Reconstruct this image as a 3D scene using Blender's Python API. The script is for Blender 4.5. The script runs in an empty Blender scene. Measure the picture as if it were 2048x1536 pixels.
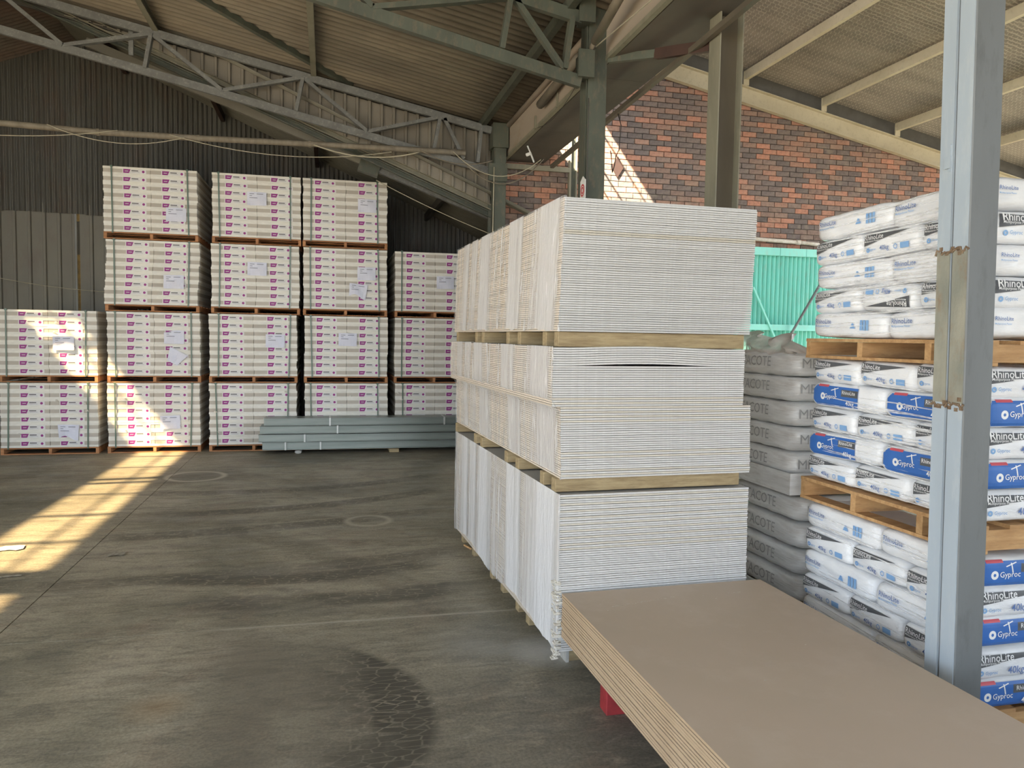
import bpy, bmesh, math, random
import numpy as np
from mathutils import Vector, Matrix
random.seed(7)
S = bpy.context.scene
COL = S.collection

# ------------------------------------------------------------------ camera, sky, sun, exposure
cam_d = bpy.data.cameras.new('camera')
cam = bpy.data.objects.new('camera', cam_d); COL.objects.link(cam)
cam_d.sensor_width = 36.0; cam_d.lens = 36.0 * 1540 / 2048
cam_d.clip_start = 0.05; cam_d.clip_end = 300
r_ = (0.9724469, -0.2325422, 0.01646652); u_ = (-0.00167809, 0.06364976, 0.99797089); b_ = (-0.23311844, -0.97050133, 0.06150579)
cam.matrix_world = Matrix(((r_[0], u_[0], b_[0], 0), (r_[1], u_[1], b_[1], 0), (r_[2], u_[2], b_[2], 1.95), (0, 0, 0, 1)))
S.camera = cam
W = bpy.data.worlds.new('sky'); S.world = W; W.use_nodes = True
bg = W.node_tree.nodes['Background']; bg.inputs[0].default_value = (0.80, 0.90, 1.0, 1); bg.inputs[1].default_value = 3.2
SUN_DIR = Vector((1.0, 0.80, -1.35))
sd = bpy.data.lights.new('sun', 'SUN'); sd.energy = 30.0; sd.angle = 0.014; sd.color = (1.0, 0.87, 0.68)
sun = bpy.data.objects.new('sun', sd); COL.objects.link(sun)
sun.rotation_euler = SUN_DIR.to_track_quat('-Z', 'Y').to_euler()
S.view_settings.view_transform = 'Standard'; S.view_settings.look = 'None'
S.view_settings.gamma = 1; S.view_settings.use_curve_mapping = False
S.view_settings.exposure = 0.95
S.cycles.max_bounces = 8; S.cycles.diffuse_bounces = 5; S.cycles.transparent_max_bounces = 12
S.cycles.sample_clamp_indirect = 6.0

# ------------------------------------------------------------------ helpers
class MB:
    """collects boxes, beams, tubes and strips; build() links them as one mesh"""
    def __init__(s): s.v = []; s.f = []; s.m = []
    def add(s, vs, fs, m=0):
        o = len(s.v); s.v += [tuple(p) for p in vs]; s.f += [tuple(i + o for i in f) for f in fs]; s.m += [m] * len(fs); return s
    def box(s, x0, x1, y0, y1, z0, z1, m=0):
        vs = [(x0,y0,z0),(x1,y0,z0),(x1,y1,z0),(x0,y1,z0),(x0,y0,z1),(x1,y0,z1),(x1,y1,z1),(x0,y1,z1)]
        return s.add(vs, [(0,3,2,1),(4,5,6,7),(0,1,5,4),(1,2,6,5),(2,3,7,6),(3,0,4,7)], m)
    def beam(s, p, q, w, h, up=(0,0,1), m=0):
        p = Vector(p); q = Vector(q); d = (q-p).normalized(); up = Vector(up)
        if abs(d.dot(up)) > .98: up = Vector((0,1,0))
        a = d.cross(up).normalized()*w/2; b = a.cross(d).normalized()*h/2
        vs = [p-a-b,p+a-b,p+a+b,p-a+b,q-a-b,q+a-b,q+a+b,q-a+b]
        return s.add(vs, [(0,1,2,3),(7,6,5,4),(0,4,5,1),(1,5,6,2),(2,6,7,3),(3,7,4,0)], m)
    def section(s, p, q, prof, up=(0,0,1), m=0, cap=True):
        """sweep a closed 2-D profile [(a,b)...] from p to q; a is across, b is along up"""
        p = Vector(p); q = Vector(q); d = (q-p).normalized(); up = Vector(up)
        a = d.cross(up).normalized(); b = a.cross(d).normalized(); n = len(prof)
        vs = [p+a*x+b*y for x,y in prof] + [q+a*x+b*y for x,y in prof]
        fs = [(i,(i+1)%n,(i+1)%n+n,i+n) for i in range(n)]
        if cap: fs += [tuple(range(n))[::-1], tuple(range(n,2*n))]
        return s.add(vs, fs, m)
    def tube(s, pts, r, n=8, m=0):
        pts = [Vector(p) for p in pts]; rs = r if isinstance(r, (list, tuple)) else [r]*len(pts); vs = []; fs = []
        for i, p in enumerate(pts):
            d = (pts[min(i+1,len(pts)-1)] - pts[max(i-1,0)]).normalized()
            up = Vector((0,0,1)) if abs(d.z) < .9 else Vector((1,0,0))
            a = d.cross(up).normalized(); b = a.cross(d)
            for k in range(n): t = 2*math.pi*k/n; vs.append(p + (a*math.cos(t)+b*math.sin(t))*rs[i])
        for i in range(len(pts)-1):
            for k in range(n): k2=(k+1)%n; fs.append((i*n+k,i*n+k2,(i+1)*n+k2,(i+1)*n+k))
        fs += [tuple(range(n))[::-1], tuple(range((len(pts)-1)*n, len(pts)*n))]
        return s.add(vs, fs, m)
    def quad(s, a, b, c, d, m=0): return s.add([a,b,c,d], [(0,1,2,3)], m)
    def mesh(s, name, mats):
        me = bpy.data.meshes.new(name); me.from_pydata([tuple(p) for p in s.v], [], s.f)
        for m in (mats if isinstance(mats, (list, tuple)) else [mats]): me.materials.append(m)
        if len(me.materials) > 1: me.polygons.foreach_set('material_index', s.m)
        me.update(); return me
    def build(s, name, mats, parent=None, bevel=0, smooth=False, world=False):
        o = bpy.data.objects.new(name, s.mesh(name, mats)); COL.objects.link(o)
        if parent:
            o.parent = parent
            if world: o.location = -Vector(parent.location)
        if smooth: o.data.polygons.foreach_set('use_smooth', [True]*len(o.data.polygons))
        if bevel:
            b = o.modifiers.new('bevel', 'BEVEL'); b.width = bevel; b.segments = 1; b.limit_method = 'ANGLE'
        return o
def link_mesh(name, me, parent=None, loc=(0,0,0), rot=(0,0,0)):
    o = bpy.data.objects.new(name, me); COL.objects.link(o); o.location = loc; o.rotation_euler = rot
    if parent: o.parent = parent
    return o
def tag(o, label=None, cat=None, group=None, kind=None):
    if label: o['label'] = label
    if cat: o['category'] = cat
    if group: o['group'] = group
    if kind: o['kind'] = kind
    return o
def thing(name, label, cat, loc=(0,0,0), rz=0, group=None):
    o = bpy.data.objects.new(name, None); COL.objects.link(o); o.location = loc; o.rotation_euler = (0,0,rz); o.empty_display_size = .1
    return tag(o, label, cat, group)
def structure(name, loc=(0,0,0)):
    o = bpy.data.objects.new(name, None); COL.objects.link(o); o.location = loc; o['kind'] = 'structure'; return o
def copy_tree(o, parent=None):
    kids = [c for c in bpy.data.objects if c.parent == o] if not hasattr(copy_tree, 'kids') else copy_tree.kids.get(o.name, [])
    c = o.copy(); COL.objects.link(c)
    if parent: c.parent = parent
    for k in kids: copy_tree(k, c)
    return c

# ------------------------------------------------------------------ materials
class NT:
    def __init__(s, name):
        s.mat = bpy.data.materials.new(name); s.mat.use_nodes = True; s.t = s.mat.node_tree; s.t.nodes.clear()
        s.out = s.n('ShaderNodeOutputMaterial'); s.b = s.n('ShaderNodeBsdfPrincipled'); s.l(s.b, 0, s.out, 0)
    def n(s, ty, **k):
        nd = s.t.nodes.new(ty)
        for a, v in k.items(): setattr(nd, a, v)
        return nd
    def l(s, a, i, b, j): s.t.links.new(a.outputs[i], b.inputs[j])
    def coord(s, scale=(1,1,1), kind='Object', loc=(0,0,0), rot=(0,0,0)):
        tc = s.n('ShaderNodeTexCoord'); mp = s.n('ShaderNodeMapping'); mp.inputs['Scale'].default_value = scale
        mp.inputs['Location'].default_value = loc; mp.inputs['Rotation'].default_value = rot
        s.l(tc, kind, mp, 0); return mp
    def noise(s, scale, stretch=(1,1,1), detail=4, rough=.6, kind='Object', dist=0, loc=(0,0,0)):
        nz = s.n('ShaderNodeTexNoise'); nz.inputs['Scale'].default_value = scale; nz.inputs['Detail'].default_value = detail
        nz.inputs['Roughness'].default_value = rough; nz.inputs['Distortion'].default_value = dist; s.l(s.coord(stretch, kind, loc), 0, nz, 'Vector'); return nz
    def ramp(s, src, i, stops):
        r = s.n('ShaderNodeValToRGB'); e = r.color_ramp.elements
        while len(e) < len(stops): e.new(.5)
        for k, (p, c) in enumerate(stops):
            e[k].position = p; e[k].color = (c, c, c, 1) if isinstance(c, (int, float)) else (*c, 1)
        s.l(src, i, r, 0); return r
    def mix(s, fac, a, b, mode='MIX'):
        m = s.n('ShaderNodeMix', data_type='RGBA', blend_type=mode)
        for idx, v in ((0, fac), (6, a), (7, b)):
            if isinstance(v, tuple) and hasattr(v[0], 'outputs'): s.l(v[0], v[1], m, idx)
            elif hasattr(v, 'outputs'): s.l(v, 0, m, idx)
            elif idx == 0: m.inputs[0].default_value = v
            else: m.inputs[idx].default_value = (*v, 1)
        return (m, 2)
    def math(s, op, a, b=None, c=None, clamp=False):
        m = s.n('ShaderNodeMath', operation=op); m.use_clamp = clamp
        for idx, v in enumerate((a, b, c)):
            if v is None: continue
            if isinstance(v, tuple): s.l(v[0], v[1], m, idx)
            elif hasattr(v, 'outputs'): s.l(v, 0, m, idx)
            else: m.inputs[idx].default_value = v
        return m
    def col(s, src): s.l(src[0], src[1], s.b, 'Base Color')
    def bump(s, src, i=0, strength=.3, dist=.01):
        b = s.n('ShaderNodeBump'); b.inputs['Strength'].default_value = strength; b.inputs['Distance'].default_value = dist
        s.l(src, i, b, 'Height'); s.l(b, 0, s.b, 'Normal')

def M(name, c1, c2=None, scale=4, stretch=(1,1,1), rough=.7, metal=0, bump=0, bscale=40, detail=4, spec=.5, p=(.35,.65), c3=None, s3=20, a3=.4, rnd=0):
    n = NT(name); n.b.inputs['Roughness'].default_value = rough; n.b.inputs['Metallic'].default_value = metal
    n.b.inputs['Specular IOR Level'].default_value = spec
    c2 = c2 or tuple(x*.85 for x in c1)
    nz = n.noise(scale, stretch, detail); src = (n.ramp(nz, 0, [(p[0], c1), (p[1], c2)]), 0)
    if c3:
        n3 = n.noise(s3, stretch, 6, .7); f = n.ramp(n3, 0, [(.52, 0), (.68, a3)]); src = n.mix((f, 0), src, c3)
    if rnd:
        oi = n.n('ShaderNodeObjectInfo'); hs = n.n('ShaderNodeHueSaturation'); v = n.math('MULTIPLY_ADD', (oi, 'Random'), rnd*2, 1-rnd)
        n.l(v, 0, hs, 'Value'); n.l(src[0], src[1], hs, 'Color'); src = (hs, 0)
    n.col(src)
    if bump: n.bump(n.noise(bscale, stretch, 5), 0, bump, .01)
    return n.mat

# wood, steel, card and paper
m_pallet = M('pallet_pine_rusty', (.50,.24,.105), (.34,.15,.065), 3, (1,8,8), .75, bump=.2, rnd=.15)
m_pallet_l = M('pallet_pine_light', (.58,.36,.17), (.40,.22,.09), 3, (1,7,7), .75, bump=.2, c3=(.22,.12,.06), s3=9, rnd=.12)
m_bearer = M('bearer_pine', (.42,.33,.19), (.27,.20,.11), 5, (1,9,9), .8, bump=.25, c3=(.18,.13,.08), s3=14)
m_steelgreen = M('painted_steel_olive', (.085,.095,.072), (.06,.066,.05), 3, (1,1,.4), .6, c3=(.16,.12,.08), s3=18, a3=.5, bump=.05)
m_steelgrey = M('painted_steel_grey', (.165,.17,.165), (.12,.12,.115), 5, rough=.6, c3=(.30,.30,.27), s3=25, a3=.5)
m_steelgrey2 = M('grey_flashing', (.13,.125,.115), (.10,.095,.085), 4, rough=.7)
m_steeldark = M('painted_steel_dark', (.045,.045,.04), (.06,.05,.04), 5, rough=.6)
m_steelred = M('red_oxide_steel', (.06,.03,.022), (.045,.024,.018), 5, rough=.7)
m_beige = M('beige_painted_steel', (.56,.50,.36), (.48,.42,.29), 2, rough=.55, c3=(.30,.25,.17), s3=12, a3=.35)
m_oliveb = M('olive_beige_steel', (.23,.215,.16), (.175,.165,.12), 3, (1,1,.3), .6, c3=(.30,.27,.2), s3=14)
m_webdark = M('column_web_shade', (.12,.10,.07), (.09,.075,.055), 3, (1,1,.3), .65)  # recess shade of the beige column put into a darker web tone
m_fascia = M('fascia_fibre_board', (.38,.315,.25), (.30,.25,.20), 1.2, (1,.3,1), .8, c3=(.25,.18,.12), s3=5)
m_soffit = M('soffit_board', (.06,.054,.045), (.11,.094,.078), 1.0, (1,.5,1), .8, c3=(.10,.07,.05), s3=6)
def roofmain():
    n = NT('aged_roof_sheet'); n.b.inputs['Roughness'].default_value = .85
    a = n.ramp(n.noise(1.1, (.35,1,1), 5, .6), 0, [(.33, (.265,.225,.17)), (.5, (.20,.172,.133)), (.66, (.15,.132,.104))])
    b = n.mix((n.ramp(n.noise(6, (.3,1.2,1), 6, .7), 0, [(.5, 0), (.68, .55)]), 0), (a, 0), (.14,.11,.08))
    geo = n.n('ShaderNodeNewGeometry'); sp = n.n('ShaderNodeSeparateXYZ'); n.l(geo, 'Position', sp, 0)   # trough shade of the corrugation, painted into the colour
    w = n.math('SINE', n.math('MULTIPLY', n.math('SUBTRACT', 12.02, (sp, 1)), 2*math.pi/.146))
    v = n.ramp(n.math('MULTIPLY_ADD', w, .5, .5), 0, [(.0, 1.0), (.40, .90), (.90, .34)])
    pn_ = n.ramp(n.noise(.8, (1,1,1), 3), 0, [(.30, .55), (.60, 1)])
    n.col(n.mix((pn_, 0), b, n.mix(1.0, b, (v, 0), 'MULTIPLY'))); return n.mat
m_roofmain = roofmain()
m_roofback = M('red_brown_roof_sheet', (.23,.16,.13), (.20,.17,.14), 1.2, (1,1,1), .8, c3=(.07,.06,.05), s3=6)
m_roofback2 = M('grey_beige_roof_lining', (.20,.19,.155), (.15,.14,.115), 1.0, (1,1,1), .8)
m_corr = M('dark_wall_sheet', (.14,.138,.125), (.11,.107,.095), 1.3, (1,1,.3), .55, c3=(.15,.10,.075), s3=3, a3=.4)
m_ibr = M('ribbed_wall_sheet', (.21,.20,.165), (.175,.165,.14), 1.5, (1,1,.4), .6, c3=(.16,.12,.10), s3=5, rnd=.06)
m_infill = M('ribbed_infill_sheet', (.23,.205,.165), (.17,.15,.12), 1.5, (1,1,.4), .6, rnd=.1)
m_mortar = M('mortar', (.17,.145,.115), (.13,.11,.09), 6, rough=.95)
m_pipew = M('white_painted_pipe', (.75,.70,.62), (.60,.52,.42), 12, rough=.6, c3=(.35,.22,.14), s3=20)
m_aqua = M('aqua_paint', (.27,.72,.62), (.23,.65,.56), 2, (1,1,.3), .5, c3=(.35,.55,.45), s3=16, a3=.5)
m_conduit = M('dusty_conduit', (.21,.18,.135), (.15,.125,.09), 4, (3,1,1), .7)
m_wire = M('pale_wire', (.42,.38,.28), rough=.6)
m_wired = M('dark_wire', (.05,.04,.035), rough=.6)
m_black = M('black_plastic', (.03,.03,.03), rough=.5)
m_signw = M('sign_white', (.75,.75,.72), (.68,.68,.66), 20, rough=.4)
m_signr = M('sign_red', (.55,.03,.04), (.5,.03,.04), 20, rough=.4)
m_diamond = M('brown_plate', (.05,.026,.02), (.04,.022,.018), 12, rough=.6)
m_studs = M('galvanised_stud', (.21,.235,.215), (.27,.29,.265), 2.5, (.4,1,6), .38, .55, bump=.05, rnd=.12)
m_band = M('steel_band', (.62,.62,.60), rough=.35, metal=.3)
m_red = M('red_painted_block', (.34,.03,.035), (.24,.022,.026), 12, rough=.6)
m_greyblk = M('dusty_grey_block', (.42,.42,.40), (.30,.29,.27), 14, rough=.9)
m_paper = M('white_paper', (.72,.73,.83), (.66,.67,.78), 6, rough=.6)
m_ink = M('faded_ink', (.28,.29,.36), rough=.8)
m_carton = M('beige_carton', (.52,.47,.40), (.46,.42,.37), 2.0, (1,1,4), .8, rnd=.07)
m_wrapw = M('white_carton_edge', (.80,.775,.71), (.70,.68,.62), 7, (1,1,5), .55, bump=.35, bscale=16, rnd=.04)
m_purple = M('purple_print', (.30,.025,.22), (.27,.02,.20), 9, rough=.5)
m_labelw = M('label_white', (.80,.78,.76), rough=.5)
m_inkd = M('dark_print', (.15,.14,.15), rough=.6)
m_strap = M('green_strap', (.10,.16,.12), rough=.35)
m_kraft = M('brown_board_paper', (.52,.41,.31), (.48,.385,.285), .9, rough=.6, c3=(.56,.46,.36), s3=2.2, a3=.5)
m_kraftedge = M('brown_board_edge', (.50,.37,.245), (.43,.31,.20), 2.5, rough=.8)
m_groove = M('dark_gap_filler', (.12,.085,.055), rough=.9)  # dark brown slab filling the gap under each loose sheet
def gyps():
    n = NT('gypsum_board_edge'); n.b.inputs['Roughness'].default_value = .85
    oi = n.n('ShaderNodeObjectInfo')
    nz = n.noise(70, (1,1,1), 3, .7); r2 = n.ramp(nz, 0, [(.3, .90), (.6, 1.0)])
    n.col(n.mix(1.0, (oi, 'Color'), (r2, 0), 'MULTIPLY')); n.bump(n.noise(120, (1,1,1), 3), 0, .2, .002); return n.mat
m_gyps = gyps()
m_gypspaper = M('board_side_paper', (.64,.56,.47), (.60,.53,.45), 2, rough=.75, rnd=.12)
m_boardgrey = M('board_top_paper', (.50,.49,.46), (.45,.44,.41), 2, rough=.75)
m_crumb = M('crushed_gypsum', (.82,.80,.74), (.55,.50,.42), 30, (1,1,3), .9, bump=1, bscale=60)
m_bagw = M('white_woven_bag', (.83,.84,.86), (.75,.765,.795), 5, (1,1,3), .28, bump=.6, bscale=11, rnd=.04)
m_bagb = M('blue_print', (.045,.16,.50), (.035,.13,.42), 6, rough=.4)
m_bagk = M('charcoal_print', (.085,.09,.10), (.11,.115,.125), 12, rough=.45)
m_bagblue = M('pale_blue_print', (.20,.38,.68), (.26,.45,.72), 12, rough=.45)
m_bagwhite = M('white_print', (.86,.87,.88), rough=.45)
m_bagred = M('red_print', (.60,.10,.13), rough=.45)
m_bagtext = M('grey_blue_print', (.12,.20,.45), rough=.45)
m_meta = M('grey_film_bag', (.55,.54,.53), (.70,.70,.69), 5, (.6,.6,5), .30, bump=.6, bscale=10, c3=(.33,.28,.25), s3=7, a3=.5)
m_metatext = M('grey_print', (.30,.30,.30), rough=.5)

def film(name, lo, hi, scale, stretch, col=(.90,.91,.93), rough=.18, p=(.38,.62), cov_scale=1.0):
    n = NT(name); n.b.inputs['Base Color'].default_value = (*col, 1); n.b.inputs['Roughness'].default_value = rough
    nz = n.noise(scale, stretch, 5, .65, dist=.3); f = n.ramp(nz, 0, [(p[0], lo), (p[1], hi)])
    tr = n.n('ShaderNodeBsdfTransparent'); mx = n.n('ShaderNodeMixShader')
    n.l(f, 0, mx, 0); n.l(tr, 0, mx, 1); n.l(n.b, 0, mx, 2); n.l(mx, 0, n.out, 0)
    n.bump(n.noise(scale*1.7, stretch, 5, .6), 0, .7, .02); return n.mat
def film2(name, band, crinkle, base, col=(.90,.91,.94)):
    n = NT(name); n.b.inputs['Base Color'].default_value = (*col, 1); n.b.inputs['Roughness'].default_value = .16
    A = n.ramp(n.noise(1.9, (0,1,.04), 4, .6, loc=(0,3.1,0)), 0, [(.44, 0), (.56, band)])
    B = n.ramp(n.noise(9, (1,2.6,.30), 5, .7, dist=.6), 0, [(.50, 0), (.64, crinkle)])
    f = n.math('ADD', n.math('MAXIMUM', A, B), base, clamp=True)
    tr = n.n('ShaderNodeBsdfTransparent'); mx = n.n('ShaderNodeMixShader')
    n.l(f, 0, mx, 0); n.l(tr, 0, mx, 1); n.l(n.b, 0, mx, 2); n.l(mx, 0, n.out, 0)
    n.bump(n.noise(12, (1,2.2,.5), 5, .65, dist=.8), 0, .55, .015); return n.mat
m_film = film2('stretch_film_top', .55, .68, .06)
m_film2 = film2('stretch_film_middle', .42, .60, .10)
m_film1 = film2('stretch_film_bottom', .55, .45, .30)
m_filmloose = film('loose_film', .80, .98, 3, (1,1,1), (.55,.50,.46), .2)
m_pleat = film('film_pleats', .30, .75, 9, (1,1,6), (.97,.98,1.0), .12)

def bricks_mat(single):
    n = NT('face_brick_single' if single else 'face_brick_field'); n.b.inputs['Roughness'].default_value = .88
    if single: oi = n.n('ShaderNodeObjectInfo'); key = (oi, 'Random')
    else: oi = n.n('ShaderNodeNewGeometry'); key = (oi, 'Random Per Island')
    cr = n.ramp(oi, key[1], [(0, (.13,.105,.095)), (.2, (.19,.145,.125)), (.36, (.15,.12,.11)), (.5, (.26,.165,.125)), (.62, (.37,.19,.13)), (.78, (.44,.205,.135)), (.88, (.30,.19,.14)), (1, (.20,.15,.13))])
    tc = n.coord((1,1,1)); 
    nz = n.noise(16, (1,1,1), 5, .75); r = n.ramp(nz, 0, [(.3, .55), (.5, 1.0), (.75, 1.25)])
    m1 = n.mix(1.0, (cr, 0), (r, 0), 'MULTIPLY')
    n2 = n.noise(5, (1,1,1), 4); f = n.ramp(n2, 0, [(.52, 0), (.7, .45)]); m2 = n.mix((f, 0), m1, (.33,.27,.2))
    n.col(m2); n.bump(n.noise(60, (1,1,1), 4), 0, .5, .006); return n.mat
m_brick1 = bricks_mat(True); m_brick2 = bricks_mat(False)

def annex_mat():
    n = NT('netted_foil_roof_lining'); n.b.inputs['Roughness'].default_value = .7
    nz = n.noise(1.6, (.4,1,1), 4); base = n.ramp(nz, 0, [(.3, (.30,.26,.21)), (.7, (.215,.19,.155))])
    c = n.coord((1,1,.0)); v = n.n('ShaderNodeTexVoronoi', feature='DISTANCE_TO_EDGE'); v.inputs['Scale'].default_value = 13; v.inputs['Randomness'].default_value = .25
    n.l(c, 0, v, 'Vector'); f = n.ramp(v, 0, [(.0, .45), (.12, 0)])
    n3 = n.noise(1.3, (.5,3,1), 5, .7); r3 = n.ramp(n3, 0, [(.35, .72), (.6, 1.0)])
    m1 = n.mix(1.0, (base, 0), (r3, 0), 'MULTIPLY'); n.col(n.mix((f, 0), m1, (.58,.52,.42))); n.bump(nz, 0, .3, .03); return n.mat
m_annexroof = annex_mat()

def floor_mat():
    n = NT('stained_concrete'); 
    n.b.inputs['Specular IOR Level'].default_value = .35
    tc = n.n('ShaderNodeTexCoord'); geo = n.n('ShaderNodeNewGeometry'); sep = n.n('ShaderNodeSeparateXYZ'); n.l(geo, 'Position', sep, 0)
    def pn(scale, stretch=(1,1,1), detail=4, rough=.6, dist=0, rot=0):
        mp = n.n('ShaderNodeMapping'); mp.inputs['Scale'].default_value = stretch; mp.inputs['Rotation'].default_value = (0,0,rot); n.l(geo, 'Position', mp, 0)
        z = n.n('ShaderNodeTexNoise'); z.inputs['Scale'].default_value = scale; z.inputs['Detail'].default_value = detail; z.inputs['Roughness'].default_value = rough; z.inputs['Distortion'].default_value = dist
        n.l(mp, 0, z, 'Vector'); return z
    big = pn(.42, (1,1,1), 5, .6, .5)
    base = (n.ramp(big, 0, [(.38, (.19,.178,.135)), (.50, (.32,.288,.215)), (.62, (.41,.37,.285))]), 0)
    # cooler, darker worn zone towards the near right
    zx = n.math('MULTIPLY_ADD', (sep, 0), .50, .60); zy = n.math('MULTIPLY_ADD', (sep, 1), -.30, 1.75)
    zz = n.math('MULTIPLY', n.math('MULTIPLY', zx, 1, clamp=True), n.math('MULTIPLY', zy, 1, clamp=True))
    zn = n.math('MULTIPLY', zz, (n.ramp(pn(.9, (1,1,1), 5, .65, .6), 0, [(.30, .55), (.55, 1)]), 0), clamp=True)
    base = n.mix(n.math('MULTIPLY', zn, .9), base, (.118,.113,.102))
    # streaky smears mostly along x
    st = pn(2.0, (.7,3.2,1), 6, .7, .8, .12); base = n.mix((n.ramp(st, 0, [(.47, 0), (.66, .62)]), 0), base, (.15,.135,.105))
    st2 = pn(3.0, (.8,2.2,1), 6, .7, 1.2, -.5); base = n.mix((n.ramp(st2, 0, [(.54, 0), (.70, .40)]), 0), base, (.46,.40,.30))
    bl = pn(1.1, (1,1,1), 5, .7, 1.0); base = n.mix((n.ramp(bl, 0, [(.54, 0), (.72, .45)]), 0), base, (.28,.20,.15))
    sc1 = pn(7, (.6,1.6,1), 8, .75, 1.5, .3); base = n.mix((n.ramp(sc1, 0, [(.50, 0), (.60, .42)]), 0), base, (.10,.095,.08))
    sc2 = pn(5, (.5,1.8,1), 8, .8, 2.0, -.2); base = n.mix((n.ramp(sc2, 0, [(.56, 0), (.66, .38)]), 0), base, (.40,.37,.31))
    fine = pn(60, (1,1,1), 3, .7); base = n.mix(.55, base, n.mix(1.0, base, (n.ramp(fine, 0, [(.35, .62), (.62, 1.3)]), 0), 'MULTIPLY'))
    # tyre tracks
    vor = n.n('ShaderNodeTexVoronoi', feature='DISTANCE_TO_EDGE'); mp = n.n('ShaderNodeMapping'); mp.inputs['Scale'].default_value = (6,15,1); mp.inputs['Rotation'].default_value = (0,0,.15)
    n.l(geo, 'Position', mp, 0); n.l(mp, 0, vor, 'Vector'); vor.inputs['Scale'].default_value = 1.5; vor.inputs['Randomness'].default_value = .65
    tread = n.ramp(vor, 0, [(.02, .30), (.07, 1)]); patch = n.ramp(pn(1.5, (1,1,1), 4, .6, .3), 0, [(.30, .25), (.50, 1)])
    def arc(cx, cy, R, w, x0=-99, x1=99, y0=-99, y1=99, k=1.0, soft=.03, tr=True, colr=(.085,.078,.062), pt=True):
        nonlocal base
        dx = n.math('SUBTRACT', (sep, 0), cx); dy = n.math('SUBTRACT', (sep, 1), cy)
        d = n.math('SQRT', n.math('ADD', n.math('MULTIPLY', dx, dx), n.math('MULTIPLY', dy, dy)))
        a = n.math('ABSOLUTE', n.math('SUBTRACT', d, R)); m_ = n.n('ShaderNodeMapRange'); n.l(a, 0, m_, 0)
        m_.inputs[1].default_value = w/2-soft; m_.inputs[2].default_value = w/2+soft; m_.inputs[3].default_value = k; m_.inputs[4].default_value = 0
        f = m_
        for ax, lo, hi in ((0, x0, x1), (1, y0, y1)):
            for v, sgn in ((lo, 1), (hi, -1)):
                if abs(v) < 90:
                    q = n.n('ShaderNodeMapRange'); n.l(sep, ax, q, 0); q.inputs[1].default_value = v; q.inputs[2].default_value = v + .35*sgn
                    f = n.math('MULTIPLY', f, q)
        if tr: f = n.math('MULTIPLY', f, tread)
        if pt: f = n.math('MULTIPLY', f, patch)
        base = n.mix(f, base, colr)
    arc(-.55, 3.9, .93, .34, x0=-.1, y0=2.6, y1=5.35, k=1.0)
    arc(-.75, 3.9, .80, .30, x0=-.2, y0=2.6, y1=5.2, k=.8)
    arc(.55, 3.0, .62, .30, x1=.55, y0=1.5, y1=4.2, k=.6)
    arc(-6.5, 2.2, 8.0, .32, x0=-1.2, x1=1.1, y0=4.0, y1=9, k=.35)
    arc(-1.2, 14.5, 4.7, .26, x0=-2.2, x1=1.6, y1=11.6, k=.75)
    arc(-1.6, 14.0, 5.3, .26, x0=-2.0, x1=1.5, y1=11.2, k=.75)
    arc(-2.2, 16.6, 8.8, .28, x0=-2.2, x1=1.3, y1=11.2, k=.7)
    arc(-1.8, 16.0, 9.6, .26, x0=-3.0, x1=1.3, y1=9.8, k=.55)
    arc(-.3, 9.0, 2.75, .26, x0=-1.4, x1=1.0, y1=7.2, k=.8)
    arc(.0, 9.7, 4.0, .30, x0=-1.1, x1=1.2, y1=6.6, k=.7)
    arc(-3.3, 4.2, 2.8, .5, x0=-.9, y0=2.5, y1=6.5, k=.4, soft=.15, tr=False)
    arc(-1.2, 4.1, 1.1, .6, x0=-.7, x1=.3, y0=3.0, y1=5.2, k=.35, soft=.2, tr=False)
    arc(0, 5.24+400, 400, .035, x0=-.9, x1=1.5, k=.55, soft=.012, tr=False, colr=(.42,.38,.31), pt=False)
    # pale rings and dust
    arc(-1.72, 10.98, .36, .07, k=.75, soft=.025, tr=False, colr=(.60,.54,.44), pt=False)
    arc(.42, 8.09, .22, .06, k=.55, soft=.025, tr=False, colr=(.56,.50,.41), pt=False)
    arc(1.36, 4.5, 0.0, .30, k=.75, soft=.14, tr=False, colr=(.62,.62,.60), pt=False)
    arc(1.0, 4.68, 0.0, .5, k=.35, soft=.22, tr=False, colr=(.42,.42,.40))
    arc(-.86, 4.2, 0.0, .22, y0=3.7, y1=4.9, k=.55, soft=.1, tr=False, colr=(.26,.17,.085), pt=False)
    # pale trowelled strip left of the near tyre mark
    arc(-2.2, 3.5, 2.05, .55, x0=-.8, x1=.2, y0=2.2, y1=6.0, k=.25, soft=.15, tr=False, colr=(.28,.24,.185))
    spk = n.n('ShaderNodeTexVoronoi', feature='F1'); spk.inputs['Scale'].default_value = 6; n.l(geo, 'Position', spk, 'Vector')
    base = n.mix((n.ramp(spk, 0, [(.02, .55), (.045, 0)]), 0), base, (.45,.43,.40))
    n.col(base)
    rg = n.ramp(pn(1.5, (1,2,1), 5), 0, [(.3, .40), (.7, .72)]); n.l(rg, 0, n.b, 'Roughness')
    n.bump(pn(35, (1,1,1), 6, .7), 0, .12, .01); return n.mat
m_floor = floor_mat()

# ------------------------------------------------------------------ the setting: floor
fl = structure('floor')
b = MB(); b.box(-60, 60, -60, 60, -.3, -.02); b.build('subfloor', m_floor, fl)
g = .004
for (x0, x1) in ((-16, -2.035), (-2.035, 15)):
    for (y0, y1) in ((-14, 5.24), (5.24, 18)):
        MB().box(x0+g, x1-g, y0+g*.8, y1-g*.8, -.15, 0).build('floor_slab', m_floor, fl)

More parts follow.
